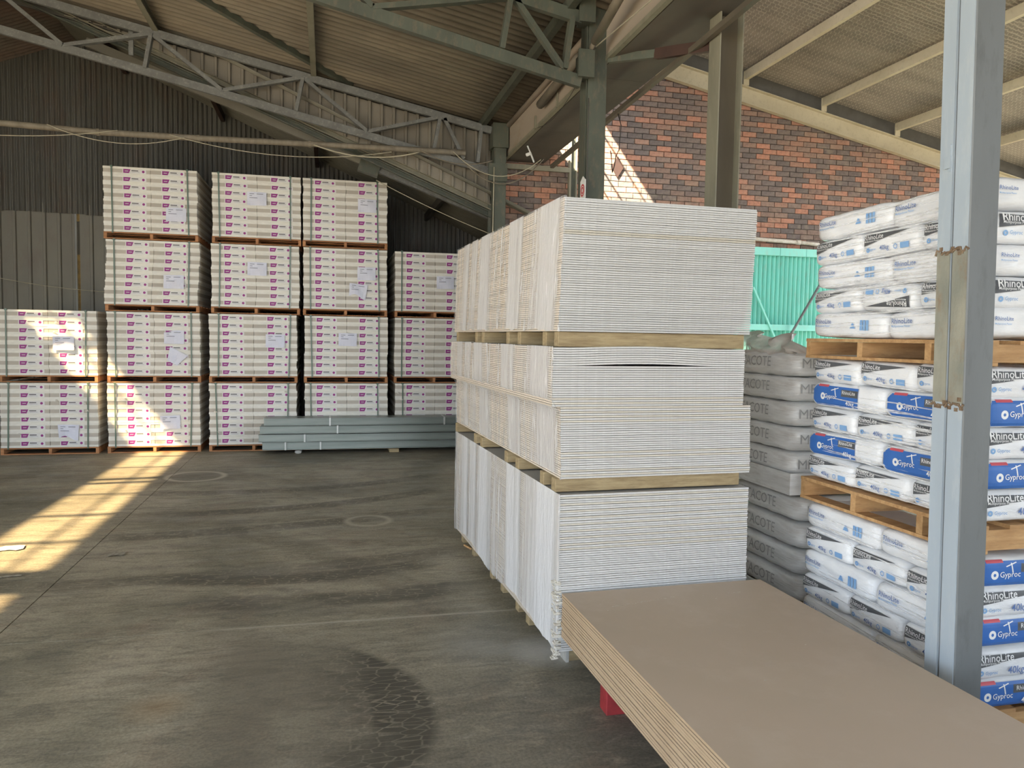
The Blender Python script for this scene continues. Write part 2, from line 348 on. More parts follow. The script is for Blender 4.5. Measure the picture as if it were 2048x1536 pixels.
# ------------------------------------------------------------------ corrugated and ribbed sheets
def profile(kind, w, pitch, amp):
    """points (s, d): distance across the sheet and height"""
    pts = []
    if kind == 'wave':
        n = max(2, round(w/pitch)*8)
        for i in range(n+1): s = w*i/n; pts.append((s, amp*math.sin(2*math.pi*s/pitch)))
    else:
        k = 0
        while k*pitch < w - 1e-6:
            s = k*pitch
            pts += [(s, 0), (s+pitch*.66, 0), (s+pitch*.72, amp), (s+pitch*.90, amp), (s+pitch*.96, 0)]; k += 1
        pts = [p for p in pts if p[0] <= w] + [(w, 0)]
    return pts
def sheet(name, parent, mat, o, across, along, nrm, w, L, kind='wave', pitch=.13, amp=.02, end=None, start=None, thick=.004):
    o = Vector(o); A = Vector(across).normalized(); B = Vector(along).normalized(); N = Vector(nrm).normalized()
    pr = profile(kind, w, pitch, amp); vs = []
    for s, d in pr:
        e = L if end is None else end(s); st = 0 if start is None else start(s)
        vs += [o + A*s + N*d + B*st, o + A*s + N*d + B*e]
    fs = [(2*i, 2*i+2, 2*i+3, 2*i+1) for i in range(len(pr)-1)]
    mb = MB().add(vs, fs); ob = mb.build(name, mat, parent, smooth=(kind == 'wave' and name == 'roof_sheet'))
    if thick:
        md = ob.modifiers.new('thickness', 'SOLIDIFY'); md.thickness = thick
    return ob

# gable wall behind the packs
wb = structure('wall_back'); YB = 15.5
gable = lambda x: 7.07 - .43*(x+4.35) if x > -4.35 else 7.07 + .40*(x+4.35)
x = -9.7; i = 0
while x < 4.3:
    w = .68
    bot = 4.04 if x < -3.6 else 0.0
    off = .012*(i % 2)
    sheet('corrugated_sheet', wb, m_corr, (x, YB-off, bot-.012*(i%3)), (1,0,0), (0,0,1), (0,-1,0), w+.03, 0, 'wave', .0857, .022, end=lambda s, x=x, bot=bot: gable(x+s)+.034-bot)
    x += w; i += 1
for x, w in [(-9.7+.72*k, .72) for k in range(7)] + [(-4.66, .24), (-4.372, .72), (-3.652, .72)]:
    sheet('ribbed_sheet', wb, m_ibr, (x, YB+.05, 0), (1,0,0), (0,0,1), (0,-1,0), w, 4.2, 'rib', .24, .035)
MB().box(-5.0, -3.8, 15.95, 16.0, 0, 4.6).build('slot_light_block', m_webdark, wb)  # dark board added behind the slot to keep sky light out
m_yel = M('yellow_brown_post', (.42,.26,.07), (.20,.13,.05), 9, (1,1,1), .6)
o = MB().box(-4.52, -4.38, 15.72, 15.8, 0, 3.32).box(-4.52, -4.38, 15.72, 15.8, 3.93, 4.09).build('marker_post', m_yel); tag(o, 'yellow brown post glimpsed through the slot in the ribbed wall', 'post')
# main roof and left wall
RZ = lambda X: 5.2 + .197*(2.7-X)
AX = -4.4; LS = .185
LZ = lambda X: RZ(AX) - LS*(AX-X)
ce = structure('ceiling')
dR = Vector((2.78-AX, 0, RZ(2.78)-RZ(AX))); dL = Vector((-1, 0, -LS)).normalized()
y = 12.02; k = 0
while y > -5.0:
    w = .876
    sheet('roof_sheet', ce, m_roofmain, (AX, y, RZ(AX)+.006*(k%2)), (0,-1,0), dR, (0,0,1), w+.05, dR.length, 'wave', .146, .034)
    y -= w; k += 1
k = 0; y = 12.02
while y > -5.0:
    w = .876
    f = lambda X: (AX-X)*math.sqrt(1+LS*LS)
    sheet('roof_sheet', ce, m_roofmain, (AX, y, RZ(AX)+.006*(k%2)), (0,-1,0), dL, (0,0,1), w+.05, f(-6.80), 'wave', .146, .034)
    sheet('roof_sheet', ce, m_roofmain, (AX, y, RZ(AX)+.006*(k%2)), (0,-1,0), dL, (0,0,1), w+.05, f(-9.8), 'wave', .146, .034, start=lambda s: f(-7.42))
    y -= w; k += 1
b = MB()
for yy, ww in ((12.0,.2),(10.9,.07),(10.1,.05),(9.2,.07),(8.2,.06),(7.3,.07),(6.3,.05),(5.2,.08),(4.1,.06),(2.9,.6)):
    b.box(-7.5, -6.75, yy-ww/2, yy+ww/2, LZ(-7.1)+.01, LZ(-7.1)+.04)
b.box(-7.10, -7.07, 2.5, 12, LZ(-7.0)+.045, LZ(-7.0)+.08)
b.build('skylight_bar', m_steeldark, ce)
m_sun_dim = bpy.data.materials.new('sun_dimming_tint'); m_sun_dim.use_nodes = True; nt_ = m_sun_dim.node_tree; nt_.nodes.clear()
o_ = nt_.nodes.new('ShaderNodeOutputMaterial'); t_ = nt_.nodes.new('ShaderNodeBsdfTransparent'); t_.inputs[0].default_value = (.40, .335, .23, 1); d_ = nt_.nodes.new('ShaderNodeBsdfTranslucent'); d_.inputs[0].default_value = (.6,.55,.4,1)
x_ = nt_.nodes.new('ShaderNodeMixShader'); x_.inputs[0].default_value = .25; nt_.links.new(t_.outputs[0], x_.inputs[1]); nt_.links.new(d_.outputs[0], x_.inputs[2]); nt_.links.new(x_.outputs[0], o_.inputs[0])
MB().add([(-6.75,-5,LZ(-6.75)+.03),(-7.47,-5,LZ(-7.47)+.03),(-7.47,12,LZ(-7.47)+.03),(-6.75,12,LZ(-6.75)+.03)], [(0,1,2,3)]).build('sun_dimming_sheet', m_sun_dim, ce)  # unseen tinted sheet, added over the slit to dim the sun streak
wl = structure('wall_left')
x = 4.2; k = 0
while x < 15.4:
    sheet('ribbed_sheet', wl, m_ibr, (-9.7, x, 0), (0,1,0), (0,0,1), (1,0,0), .96, 5.7, 'rib', .24, .035); x += .96

wf = structure('wall_front')  # unseen wall added to cut light from behind; its gap lights the stacks
x = -9.7
while x < 13:
    if not -6.2 < x < 1.5: sheet('ribbed_sheet', wf, m_ibr, (x, -5.0, 0), (1,0,0), (0,0,1), (0,1,0), .96, 6.9, 'rib', .24, .035)
    x += .96
# roof over the rear bay
cb = structure('ceiling_back')
s1 = Vector((1,0,-.43)); s2 = Vector((-1,0,-.40))
for k in range(4):
    y = YB + .06 - k*.93
    sheet('roof_sheet', cb, m_roofback2, (-4.35, y, 7.09), (0,-1,0), s1, (0,0,1), .96, 8.65/s1.normalized().x, 'wave', .117, .02)
    sheet('roof_sheet', cb, m_roofback, (-4.35, y, 7.09), (0,-1,0), s2, (0,0,1), .96, 5.4/abs(s2.normalized().x), 'wave', .117, .02)
# ribbed infill between the two roofs, just behind the far truss
wi = structure('wall_infill')
x = -3.5
zA = lambda X: 5.13 - .392*(X+.40)
MB().add([(x_,y_,z_) for x_ in (-4.4,2.72) for y_,z_ in ((11.99,RZ(x_)-.21),(11.99,RZ(x_)+.05),(12.03,RZ(x_)+.05),(12.03,RZ(x_)-.21))], [(0,4,5,1),(1,5,6,2),(2,6,7,3),(3,7,4,0)]).build('dark_gap_board', m_steeldark, wi)  # dark board stands in for the shaded gap above the chord
GZ = lambda X: gable(X) + .05
for xa, xb in ((-9.7, AX), (AX, 2.6)):
    RL = lambda X: (RZ(X) if X >= AX else LZ(X)) - .18
    mb = MB(); n_ = 12
    for i in range(n_+1):
        x_ = xa+(xb-xa)*i/n_; lo_, hi_ = min(RL(x_), GZ(x_)), max(RL(x_)+.1, GZ(x_)); mb.v += [(x_, 12.06, lo_), (x_, 12.06, hi_)]
    mb.f = [(2*i, 2*i+2, 2*i+3, 2*i+1) for i in range(n_)]; mb.m = [0]*n_
    o = mb.build('gable_closing', m_steeldark, wi); md = o.modifiers.new('t', 'SOLIDIFY'); md.thickness = .01  # dark sheet added to keep sky and sun out of the rear bay
MB().box(2.45, 2.70, 12.0, 12.04, 0, 5.3).build('corner_closure', m_steelgreen, wi)  # strip added to stop light leaking in by the far column
MB().box(4.2, 4.24, 12.2, 15.6, 0, 6.9).build('side_wall', m_ibr, wi)
while x < 2.42:
    sheet('ribbed_sheet', wi, m_infill, (x, 11.93, 0), (1,0,0), (0,0,1), (0,-1,0), min(.72, 2.46-x), 0, 'rib', .18, .035,
          end=lambda s, x=x: RZ(x+s)-.19, start=lambda s, x=x: min(zA(x+s), RZ(x+s)-.20)); x += .72

# brick wall of the side hall
wr = structure('wall_right'); YW = 12.0
BW, BH, J = .248, .0775, .012
rafz = lambda X: 6.20 - .2057*(X-5.39)      # underside of the rafter
MB().box(2.66, 13.2, YW+.018, YW+.22, 0, 7.0).build('mortar_bed', m_mortar, wr)
bm = MB().box(0, BW, 0, .03, 0, BH).mesh('brick', m_brick1)
cand = []; rest = MB()
r = 0; z = 2.40
while z < 6.9:
    x = 2.67 + (.13 if r % 2 else 0) + random.uniform(-.008, .008)
    if r % 2: cand.append((2.67, z, .118))
    while x < 13.0:
        if z < rafz(x+.12)+.05: cand.append((x, z, BW))
        x += BW + J
    z += BH + .0105; r += 1
def seen(x, z): return 3.95 < x < 7.75 and 3.95 < z and z > 4.95 - .32*(x-3.95) - .35
sel = [c for c in cand if c[2] == BW and 4.42 < c[0] < 7.9 and z and c[1] > 4.28][:2000]
sel.sort(key=lambda c: abs(c[0]-6.1)*.9 + abs(c[1]-5.05)*1.6); chosen = set(sel[:295])
for c in cand:
    dy = random.uniform(-.004, .004)
    if c in chosen:
        o = link_mesh('brick', bm, wr, (c[0], YW-.01+dy, c[1]), (0, random.uniform(-.008, .008), 0))
    else: rest.box(c[0], c[0]+c[2], YW-.01+dy, YW+.02, c[1], c[1]+BH)
o = rest.build('brick', m_brick2, wr); o['kind'] = 'stuff'

# side hall roof
ca = structure('ceiling_annex')
AZ = lambda X: 6.74 - .2057*(X-5.39)
dA = Vector((1,0,-.2057)); y = 12.0; k = 0
while y > -5.0:
    sheet('roof_sheet', ca, m_annexroof, (3.25, y, AZ(3.25)+.004*(k%2)), (0,-1,0), dA, (0,0,1), .80, 10.2, 'wave', .076, .011); y -= .76; k += 1
# clerestory cladding and bars between the two roofs
wc = structure('wall_clerestory')
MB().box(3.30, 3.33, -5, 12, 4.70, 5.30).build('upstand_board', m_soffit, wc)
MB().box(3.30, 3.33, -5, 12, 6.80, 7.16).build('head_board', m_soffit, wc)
b = MB(); b.box(3.305, 3.325, -4, 12, 6.58, 6.605); b.box(3.305, 3.325, -4, 12, 6.02, 6.045); b.box(3.305, 3.325, -4, 12, 5.72, 5.74)
b.build('clerestory_rail', m_steeldark, wc)
# eaves fascia and wide soffit along the main roof edge
tr = structure('trim_1')
b = MB()
MB().box(2.68, 2.72, -4, 12.0, 4.74, 5.21).build('fascia_board', m_fascia, tr)
for y0, y1 in ((-4, 2.2), (2.205, 5.0), (5.005, 7.9), (7.905, 10.1), (10.105, 12.0)):
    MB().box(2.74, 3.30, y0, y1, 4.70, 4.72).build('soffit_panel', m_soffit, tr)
b = MB(); b.beam((2.70, -4, 4.72), (2.70, 12, 4.72), .05, .045)
for y in (8.1, 9.0, 10.0): b.box(2.655, 2.675, y, y+.05, 4.70, 4.86)
b.build('eaves_angle', m_oliveb, tr)
b = MB().tube([(2.74, -4, 5.16), (2.74, 7.2, 5.16), (2.66, 7.9, 5.12), (2.66, 12, 5.14)], .04, 8); b.build('gutter_lip', m_fascia, tr, smooth=True)

# ------------------------------------------------------------------ roof trusses
def truss(label, Y, sec, zoff=0, bottom_to=None, nodes=None, xl=-9.4):
    t = thing('roof_truss', label, 'roof truss', (2.45, Y, 4.9), group='lattice trusses under the main roof')
    w, h = sec
    tz = lambda X: (6.045 - .2005*(X+2.372)) if X > -3.9 else None
    T = lambda X: 5.085 + .2*(2.36-X)
    B = lambda X: 4.60 + .2055*(2.0-X)
    top = MB(); top.section((2.42, Y, T(2.42)), (AX, Y, T(AX)), [(-w,-h/2),(w,-h/2),(w,h/2),(-w,h/2)]); top.build('top_chord', m_truss, t, world=True)
    bo = MB(); xb = 2.42
    bo.section((xb, Y, B(xb)-.05), (AX, Y, B(AX)), [(-w,-h/2),(w,-h/2),(w,h/2),(-w,h/2)]); bo.build('bottom_chord', m_truss, t, world=True)
    TL = lambda X: T(AX) - LS*(AX-X); BL = lambda X: B(AX) - LS*(AX-X)
    MB().beam((AX, Y, T(AX)), (-9.5, Y, TL(-9.5)), 2*w, h).build('top_chord', m_truss, t, world=True)
    MB().beam((AX, Y, B(AX)), (-9.5, Y, BL(-9.5)), 2*w, h).build('bottom_chord', m_truss, t, world=True)
    for (xt, xb, ww) in nodes:
        zt = T(xt) if xt > AX else TL(xt); zb = B(xb) if xb > AX else BL(xb)
        MB().beam((xt, Y, zt-.02), (xb, Y, zb+.02), .05, ww, up=(0,1,0)).build('web_member', m_truss, t, world=True)
    return t, T, B
m_truss = m_steelgrey
n1 = [(-2.354,-3.447,.075),(-2.354,-2.441,.10),(-2.354,-1.44,.075),(-.348,-1.44,.075),(-.348,-.445,.10),(-.348,.566,.075),(1.634,.566,.075),(1.634,1.541,.10),(1.70,2.0,.06),(2.26,2.212,.10),(-4.25,-3.447,.075),(-4.4,-4.45,.09),(-4.55,-5.4,.075),(-6.4,-5.4,.075),(-6.4,-6.5,.09),(-6.4,-7.4,.075),(-8.3,-7.4,.075)]
t1, T, B = truss('far lattice truss of grey steel above the strapped packs', 11.7, (.03,.105), nodes=n1)
m_truss = m_steelgreen
n2 = [(1.70,1.62,.10),(1.74,2.24,.07),(2.32,2.25,.11),(1.70,.4,.08),(-.3,.4,.08),(-.3,-.4,.10),(-.3,-1.44,.08),(-2.35,-1.44,.08),(-2.35,-3.4,.08),(-4.3,-3.4,.08),(-5.4,-4.6,.08),(-5.4,-6.4,.08)]
t2, T, B = truss('nearer olive steel lattice truss crossing above the wrapped board stack', 7.4, (.035,.115), nodes=n2)

# purlins of the main roof
def cee(w, h, lip=.015, t=.006):
    return [(-w/2,-h/2),(w/2,-h/2),(w/2,-h/2+lip),(w/2-t,-h/2+lip),(w/2-t,-h/2+t),(-w/2+t,-h/2+t),(-w/2+t,h/2-t),(w/2-t,h/2-t),(w/2-t,h/2-lip),(w/2,h/2-lip),(w/2,h/2),(-w/2,h/2)]
for X, lb in ((2.30, 'olive purlin nearest the eaves above the far column'), (-.20, 'dark purlin hanging straight down the middle of the main roof'), (-2.30, 'dark purlin in the upper left meeting the far truss')):
    o = MB().section((X, -4, RZ(X)-.085), (X, 11.95, RZ(X)-.085), cee(.075, .11)).build('roof_purlin', m_steelgreen if X > 2 else m_oliveb)
    tag(o, lb, 'roof purlin', 'purlins of the main roof')
o = MB().beam((.34, 11.86, RZ(.34)-.06), (-2.3, 9.5, RZ(-2.3)-.06), .07, .07).build('roof_brace', m_steelgreen)
tag(o, 'olive diagonal brace running under the roof sheets to the far truss', 'roof brace')
o = MB().beam((.70, 7.6, RZ(.7)-.14), (2.1, 7.2, RZ(2.1)-.02), .06, .05).build('roof_brace', m_steeldark)
tag(o, 'short dark brace at the top edge beside the nearer truss', 'roof brace')

# rear bay rafters and purlins
t = thing('rear_rafter', 'pair of olive channels of the rear rafter sloping down to the far column', 'rafter', (2.4, 12.0, 4.1), group='rafters of the rear bay')
for dz, mm in ((0, m_oliveb), (-.115, m_steelgreen)):
    MB().section((-4.35, 12.0, zA(-4.35)-.03+dz), (2.5, 12.0, zA(2.5)-.03+dz), cee(.07, .085)).build('rafter_channel', mm, t, world=True)
zB = lambda X: 4.56 - .36*(X-.70)
t = thing('rear_rafter', 'lower grey box rafter ending in a blunt plate above the packs', 'rafter', (2.4, 12.3, 3.9), group='rafters of the rear bay')
MB().beam((.62, 12.3, zB(.62)), (2.55, 12.3, zB(2.55)), .08, .15).build('rafter_box', m_steelgrey, t, world=True)
MB().beam((.48, 12.3, zB(.52)-.03), (.78, 12.3, zB(.76)-.03), .16, .26).build('end_plate', m_steelgreen, t, world=True)
MB().beam((-3.4, 12.55, 6.1), (.55, 12.35, 4.62), .07, .12).build('rafter_tail', m_roofback2, t, world=True)
for X, yy0, lb, mm in ((-3.55, 12.1, 'dark red purlin of the rear bay near the gable peak', m_steelred), (-1.9, 12.1, 'dark red purlin of the rear bay half way down the slope', m_steelred), (-.2, 12.1, 'dark red purlin of the rear bay above the middle pack stacks', m_steelred), (1.9, 12.4, 'dark purlin of the rear bay low down beside the far column', m_steeldark)):
    zz = 7.07 - .43*(X+4.35) - .10
    o = MB().beam((X, yy0, zz), (X, YB-.03, zz), .07, .13).build('rear_purlin', mm); tag(o, lb, 'roof purlin', 'purlins of the rear bay')
o = MB().box(-2.66, -2.60, 11.76, 11.80, 5.72, 6.10).build('hanger_plate', m_steelgrey)
tag(o, 'short grey upright plate standing behind the far truss chord', 'steel plate')

# ------------------------------------------------------------------ columns
def hcol(label, x0, x1, y0, y1, z1, mf, mw, lean=0.0, base=.0):
    t = thing('steel_column', label, 'column', ((x0+x1)/2, (y0+y1)/2, 0), group='steel columns along the aisle')
    e = .012
    MB().box(x0, x0+e, y0, y1, base, z1).build('flange', mf, t, world=True)
    MB().box(x1-e, x1, y0, y1, base, z1).build('flange', mf, t, world=True)
    MB().box(x0+e, x1-e, (y0+y1)/2-.006, (y0+y1)/2+.006, base, z1).build('web', mw, t, world=True)
    MB().box(x0-.05, x1+.05, y0-.05, y1+.05, base, base+.015).build('base_plate', mw, t, world=True)
    return t
hc = hcol('olive steel column rising behind the wrapped board stack', 2.485, 2.70, 7.42, 7.60, 5.3, m_steelgreen, m_steelgreen)
MB().box(2.50, 2.69, 7.40, 7.43, 0.05, 5.3).build('face_plate', m_steelgreen, hc, world=True)
for z0 in (4.50, 5.02):
    bb = MB(); bb.box(2.40, 2.50, 7.30, 7.50, z0, z0+.22); bb.build('cleat', m_steelgreen, hc, world=True)
    bb = MB(); bb.box(2.36, 2.52, 7.27, 7.30, z0-.02, z0+.24); bb.build('end_plate', m_steelgreen, hc, world=True)
fc = hcol('far olive column at the corner of the brick wall', 2.455, 2.645, 11.62, 11.80, 5.1, m_steelgreen, m_steelgreen)
MB().box(2.467, 2.633, 11.60, 11.62, 0, 5.1).build('face_plate', m_steelgreen, fc, world=True)
MB().box(2.42, 2.66, 11.55, 11.82, 4.80, 5.16).build('head_box', m_steelgreen, fc, world=True)
MB().box(2.36, 2.65, 11.56, 11.60, 4.30, 4.56).build('gusset', m_steelgreen, fc, world=True)
hcB = hcol('beige steel column standing between the board stack and the brick wall', 3.20, 3.42, 6.05, 6.24, 4.72, m_oliveb, m_webdark)
t = thing('steel_post', 'slim olive post against the brick wall behind the tall column', 'post', (3.79, 11.9, 0))
MB().box(3.73, 3.76, 11.86, 11.95, 0, 5.3).build('flange', m_oliveb, t, world=True)
MB().box(3.76, 3.84, 11.90, 11.93, 0, 5.3).build('web', m_steelgreen, t, world=True)
MB().box(3.84, 3.86, 11.86, 11.95, 0, 5.3).build('flange', m_oliveb, t, world=True)
# ties
tag(MB().beam((2.66, 11.88, 4.60), (3.74, 11.88, 4.60), .05, .075).build('tie_bar', m_oliveb), 'level steel tie from the far column to the post on the brick', 'steel tie')
tt = thing('tie_bar', 'tie across the gap from the olive column, half grey and half dark red', 'steel tie', (2.7, 7.3, 4.66))
MB().beam((2.70, 7.36, 4.70), (3.02, 6.95, 4.64), .05, .075).build('grey_half', m_steelgreen, tt, world=True)
MB().beam((3.02, 6.95, 4.64), (3.24, 6.28, 4.50), .055, .095).build('red_half', m_steelred, tt, world=True)
tag(MB().beam((3.16, 10.9, 4.42), (3.16, 2.5, 4.62), .05, .05).build('long_tie_bar', m_webdark), 'long slanting dark steel angle crossing in front of the beige column', 'steel tie')

# ------------------------------------------------------------------ near painted column
nc = thing('box_column', 'blue grey box column of two welded channels beside the white bags', 'column', (2.85, 2.97, 0))
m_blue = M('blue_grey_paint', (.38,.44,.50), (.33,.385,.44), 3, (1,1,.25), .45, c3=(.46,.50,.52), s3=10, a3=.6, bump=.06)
m_blue_shade = M('blue_grey_paint_shaded', (.155,.168,.175), (.135,.145,.15), 3, (1,1,.3), .5, c3=(.08,.085,.085), s3=9, a3=.5, bump=.06)  # same paint darkened: shade of the near face put into the colour
m_bare = M('bare_weathered_steel', (.30,.29,.235), (.21,.215,.18), 7, (1,1,.5), .6, c3=(.22,.13,.07), s3=9, a3=.6, bump=.25)
m_rust = M('rusty_weld', (.14,.085,.05), (.24,.18,.12), 25, rough=.85, bump=1, bscale=50)
def skew(mb, dx=.04):      # the column leans slightly to the left as it rises
    for i, (x, y, z) in enumerate(mb.v): mb.v[i] = (x - .022*(z-1.2), y, z)
    return mb
X0, X1, Y0, Y1 = 2.785, 2.945, 2.88, 3.06
ym = (Y0+Y1)/2
def chan(y0, y1, edge):
    mb = MB(); mb.box(X0+.004, X1, y0, y1, 0, 6.3); return mb
skew(chan(Y0, ym-.006, 0)).build('channel', m_blue_shade, nc, world=True, bevel=.006)
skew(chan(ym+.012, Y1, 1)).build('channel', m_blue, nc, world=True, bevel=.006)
skew(MB().box(X0+.012, X1-.01, ym-.02, ym+.03, 0, 6.3)).build('seam', m_blue_shade, nc, world=True)
for (z0, z1, mm, nm) in ((0, 1.68, m_blue, 'painted_face'), (1.68, 2.37, m_bare, 'bare_face'), (2.37, 6.3, m_blue, 'painted_face')):
    o = skew(MB().box(X0-.001, X0+.004, Y0+.004, ym-.006, z0, z1).box(X0-.001, X0+.004, ym+.012, Y1-.004, z0, z1)).build(nm, mm, nc, world=True)
for z in (1.67, 2.37):
    mb = MB(); pts = []
    for i in range(18):
        y = Y0-.004+(Y1-Y0+.01)*i/17; pts.append((X0-.003+random.uniform(-.003,.004), y, z+random.uniform(-.014,.014)))
    mb.tube(pts, [random.uniform(.003,.008) for _ in pts], 6)
    for i in range(9):
        y = Y0+random.uniform(0, Y1-Y0); zz = z+random.uniform(-.02,.035); q = random.uniform(.004,.013)
        mb.box(X0-.004, X0+.003, y-q, y+q, zz-q*.8, zz+q)
    skew(mb).build('weld_bead', m_rust, nc, world=True)
mb = MB(); mb.box(X0-.006, X0+.01, 2.99, 3.00, 2.73, 2.85); mb.box(X0-.012, X0+.01, 2.985, 3.02, 2.745, 2.80); skew(mb).build('hinge_stub', m_blue, nc, world=True)
MB().box(X0-.06, X1+.06, Y0-.06, Y1+.06, 0, .015).build('base_plate', m_blue_shade, nc, world=True)

# ------------------------------------------------------------------ beige rafter and purlins of the side hall
t = thing('side_rafter', 'wide beige steel rafter capping the brick gable', 'rafter', (7, 11.9, 6.0))
def rz(X): return 6.33 - .2057*(X-5.39)
MB().beam((3.3, 11.93, rz(3.3)), (13, 11.93, rz(13)), .012, .26).build('web', m_beige, t, world=True)
MB().beam((3.3, 11.90, rz(3.3)+.135), (13, 11.90, rz(13)+.135), .10, .014).build('flange', m_beige, t, world=True)
MB().beam((3.3, 11.90, rz(3.3)-.135), (13, 11.90, rz(13)-.135), .10, .014).build('flange', m_beige, t, world=True)
MB().beam((3.3, 11.97, rz(3.3)+.26), (13, 11.97, rz(13)+.26), .02, .36).build('closing_strip', m_steelgrey2, t, world=True)
nm = ['highest beige purlin of the side hall, just right of the beige column', 'second beige purlin of the side hall, running up behind the box column', 'third beige purlin of the side hall, meeting the rafter above the bags', 'fourth beige purlin of the side hall, seen right of the box column', 'lowest beige purlin of the side hall, at the right edge']
for X, lb in zip((6.78, 8.27, 9.76, 11.25, 12.7), nm):
    zc = AZ(X) - .10
    t = thing('side_purlin', lb, 'roof purlin', (X, 11.8, zc), group='purlins of the side hall')
    MB().section((X, -4, zc), (X, 11.9, zc), cee(.07, .14, .02)).build('channel', m_beige, t, world=True)
    MB().box(X-.05, X+.05, 11.86, 11.875, zc-.16, zc+.06).build('cleat', m_beige, t, world=True)

# ------------------------------------------------------------------ items on the brick wall
d = .16
o = MB().section((4.58, 11.965, 4.726), (4.58, 11.975, 4.726), [(-.105,0),(0,-.17),(.105,.0),(0,.17)]).build('diamond_plate', m_diamond)
tag(o, 'small brown diamond-shaped plate on the sunlit bricks', 'plate')
pp = thing('wall_pipe', 'short white pipe with a joint, fixed level on the brick above the green doors', 'pipe', (7.3, 11.9, 3.65))
MB().tube([(6.9,11.93,3.68),(7.94,11.93,3.655)], .035, 10).build('pipe_length', m_pipew, pp, world=True, smooth=True)
MB().tube([(7.96,11.93,3.655),(8.32,11.93,3.635)], .033, 10).build('pipe_length', m_pipew, pp, world=True, smooth=True)
MB().tube([(7.88,11.93,3.657),(7.95,11.93,3.655)], .045, 10).build('coupling', m_pipew, pp, world=True, smooth=True)
gd = thing('corrugated_door', 'aqua green corrugated metal door with diagonal brace behind the bags', 'door', (8, 11.85, 0))
sheet('door_sheet', gd, m_aqua, (6.5-8, .03, .05), (1,0,0), (0,0,1), (0,-1,0), 3.0, 3.38, 'wave', .083, .03)
for i in range(6): MB().box(6.5+i*.5, 6.5+i*.5+.492, 11.80, 11.86, 3.40, 3.53).build('header_plate', m_aqua, gd, world=True)
MB().box(6.5, 9.5, 11.80, 11.84, 2.13, 2.23).build('cross_rail', m_aqua, gd, world=True)
MB().beam((7.0,11.80,2.85),(7.52,11.80,1.85), .03, .05, up=(0,1,0)).build('diagonal_brace', m_aqua, gd, world=True)
tag(MB().tube([(8.36,11.6,3.27),(7.6,11.72,1.9),(6.6,11.76,.02)], .022, 7).build('leaning_bar', m_steelgrey, smooth=True), 'thin grey bar leaning across the aqua door', 'bar')
# red and white sign on the olive column
sg = thing('wall_sign', 'small white sign with red rings on the olive column', 'sign', (2.47, 7.38, 3.46))
MB().section((2.478,7.41,3.44),(2.470,7.41,3.44), [(-.075,-.11),(.075,-.11),(.075,.07),(0,.115),(-.075,.07)]).build('plate', m_signw, sg, world=True)
mb = MB()
for rr in (.062, .036):
    n = 20
    for i in range(n):
        a0 = 2*math.pi*i/n; a1 = 2*math.pi*(i+1)/n; q = rr-.016
        mb.quad((2.468, 7.41+rr*math.cos(a0), 3.415+rr*math.sin(a0)), (2.468, 7.41+rr*math.cos(a1), 3.415+rr*math.sin(a1)), (2.468, 7.41+q*math.cos(a1), 3.415+q*math.sin(a1)), (2.468, 7.41+q*math.cos(a0), 3.415+q*math.sin(a0)))
mb.build('red_rings', m_signr, sg, world=True)

# ------------------------------------------------------------------ conduit, wires, tubes overhead
cp = thing('overhead_conduit', 'long dusty conduit slung under the far truss', 'conduit', (0, 11.55, 4.63))
pts = [(-6.5,11.55,4.60),(-4.2,11.55,4.63),(-3.0,11.55,4.60),(-1.74,11.55,4.615),(-.25,11.55,4.645),(.9,11.55,4.665),(2.0,11.55,4.68)]
MB().tube(pts, .042, 8).build('pipe', m_conduit, cp, world=True, smooth=True)
for i in range(5):
    a = Vector(pts[i+1]); MB().tube([a+Vector((-.02,0,0)), a+Vector((.02,0,0))], .05, 8).build('coupling', m_conduit, cp, world=True)
def sag(p, q, d, n=14): 
    p, q = Vector(p), Vector(q)
    return [p.lerp(q, i/n) - Vector((0,0,d*4*(i/n)*(1-i/n))) for i in range(n+1)]
for k, (p, q, d, r, lb, m_) in enumerate((((-6.0,11.5,4.62),(-2.75,11.5,4.63),.17,.006,'pale wire sagging under the left part of the conduit',m_wire),
        ((-3.6,11.49,4.64),(-1.9,11.49,4.60),.16,.006,'short pale wire looping below the conduit at upper left',m_wire),
        ((-2.1,11.49,4.62),(.9,11.49,4.60),.17,.006,'pale wire drooping over the middle of the conduit',m_wire),
        ((-.2,11.47,4.62),(1.3,11.47,4.62),.12,.010,'thin cable looped along the right part of the conduit',m_wire),
        ((1.3,11.4,4.64),(2.4,11.5,4.58),.12,.008,'dark cable hanging beside the far column head',m_conduit),
        ((1.8,11.45,4.66),(3.1,11.3,4.60),.30,.007,'cable drooping from the far column to the soffit',m_wire),
        ((2.0,11.5,4.5),(3.2,11.5,4.66),.33,.009,'brown cable swinging past the far column',m_conduit),
        ((-6.5,15.2,3.05),(-2.0,15.2,2.75),.25,.006,'faint wire across the ribbed wall above the two-high stack',m_wire),
        ((.72,12.1,4.3),(2.45,11.9,3.55),.03,.006,'thin wire slanting down towards the far column foot',m_wire),
        ((2.50,7.2,4.74),(2.62,4.2,4.62),.0,.006,'pale wire running from the olive column towards the top edge',m_wire),
        ((2.50,7.2,4.76),(2.66,9.9,4.68),.18,.004,'thin dark wire hanging along the fascia',m_wired),
        ((2.49,7.34,4.30),(2.49,7.34,3.2),.0,.005,'thin dark wire hanging down the olive column',m_wired),
        ((2.44,11.55,4.5),(2.42,11.55,1.6),.0,.008,'pale cable running down the far column',m_wire))):
    tag(MB().tube(sag(p, q, d), r, 5).build('hanging_wire' if r < .007 else 'hanging_cable', m_, smooth=True), lb, 'wire')
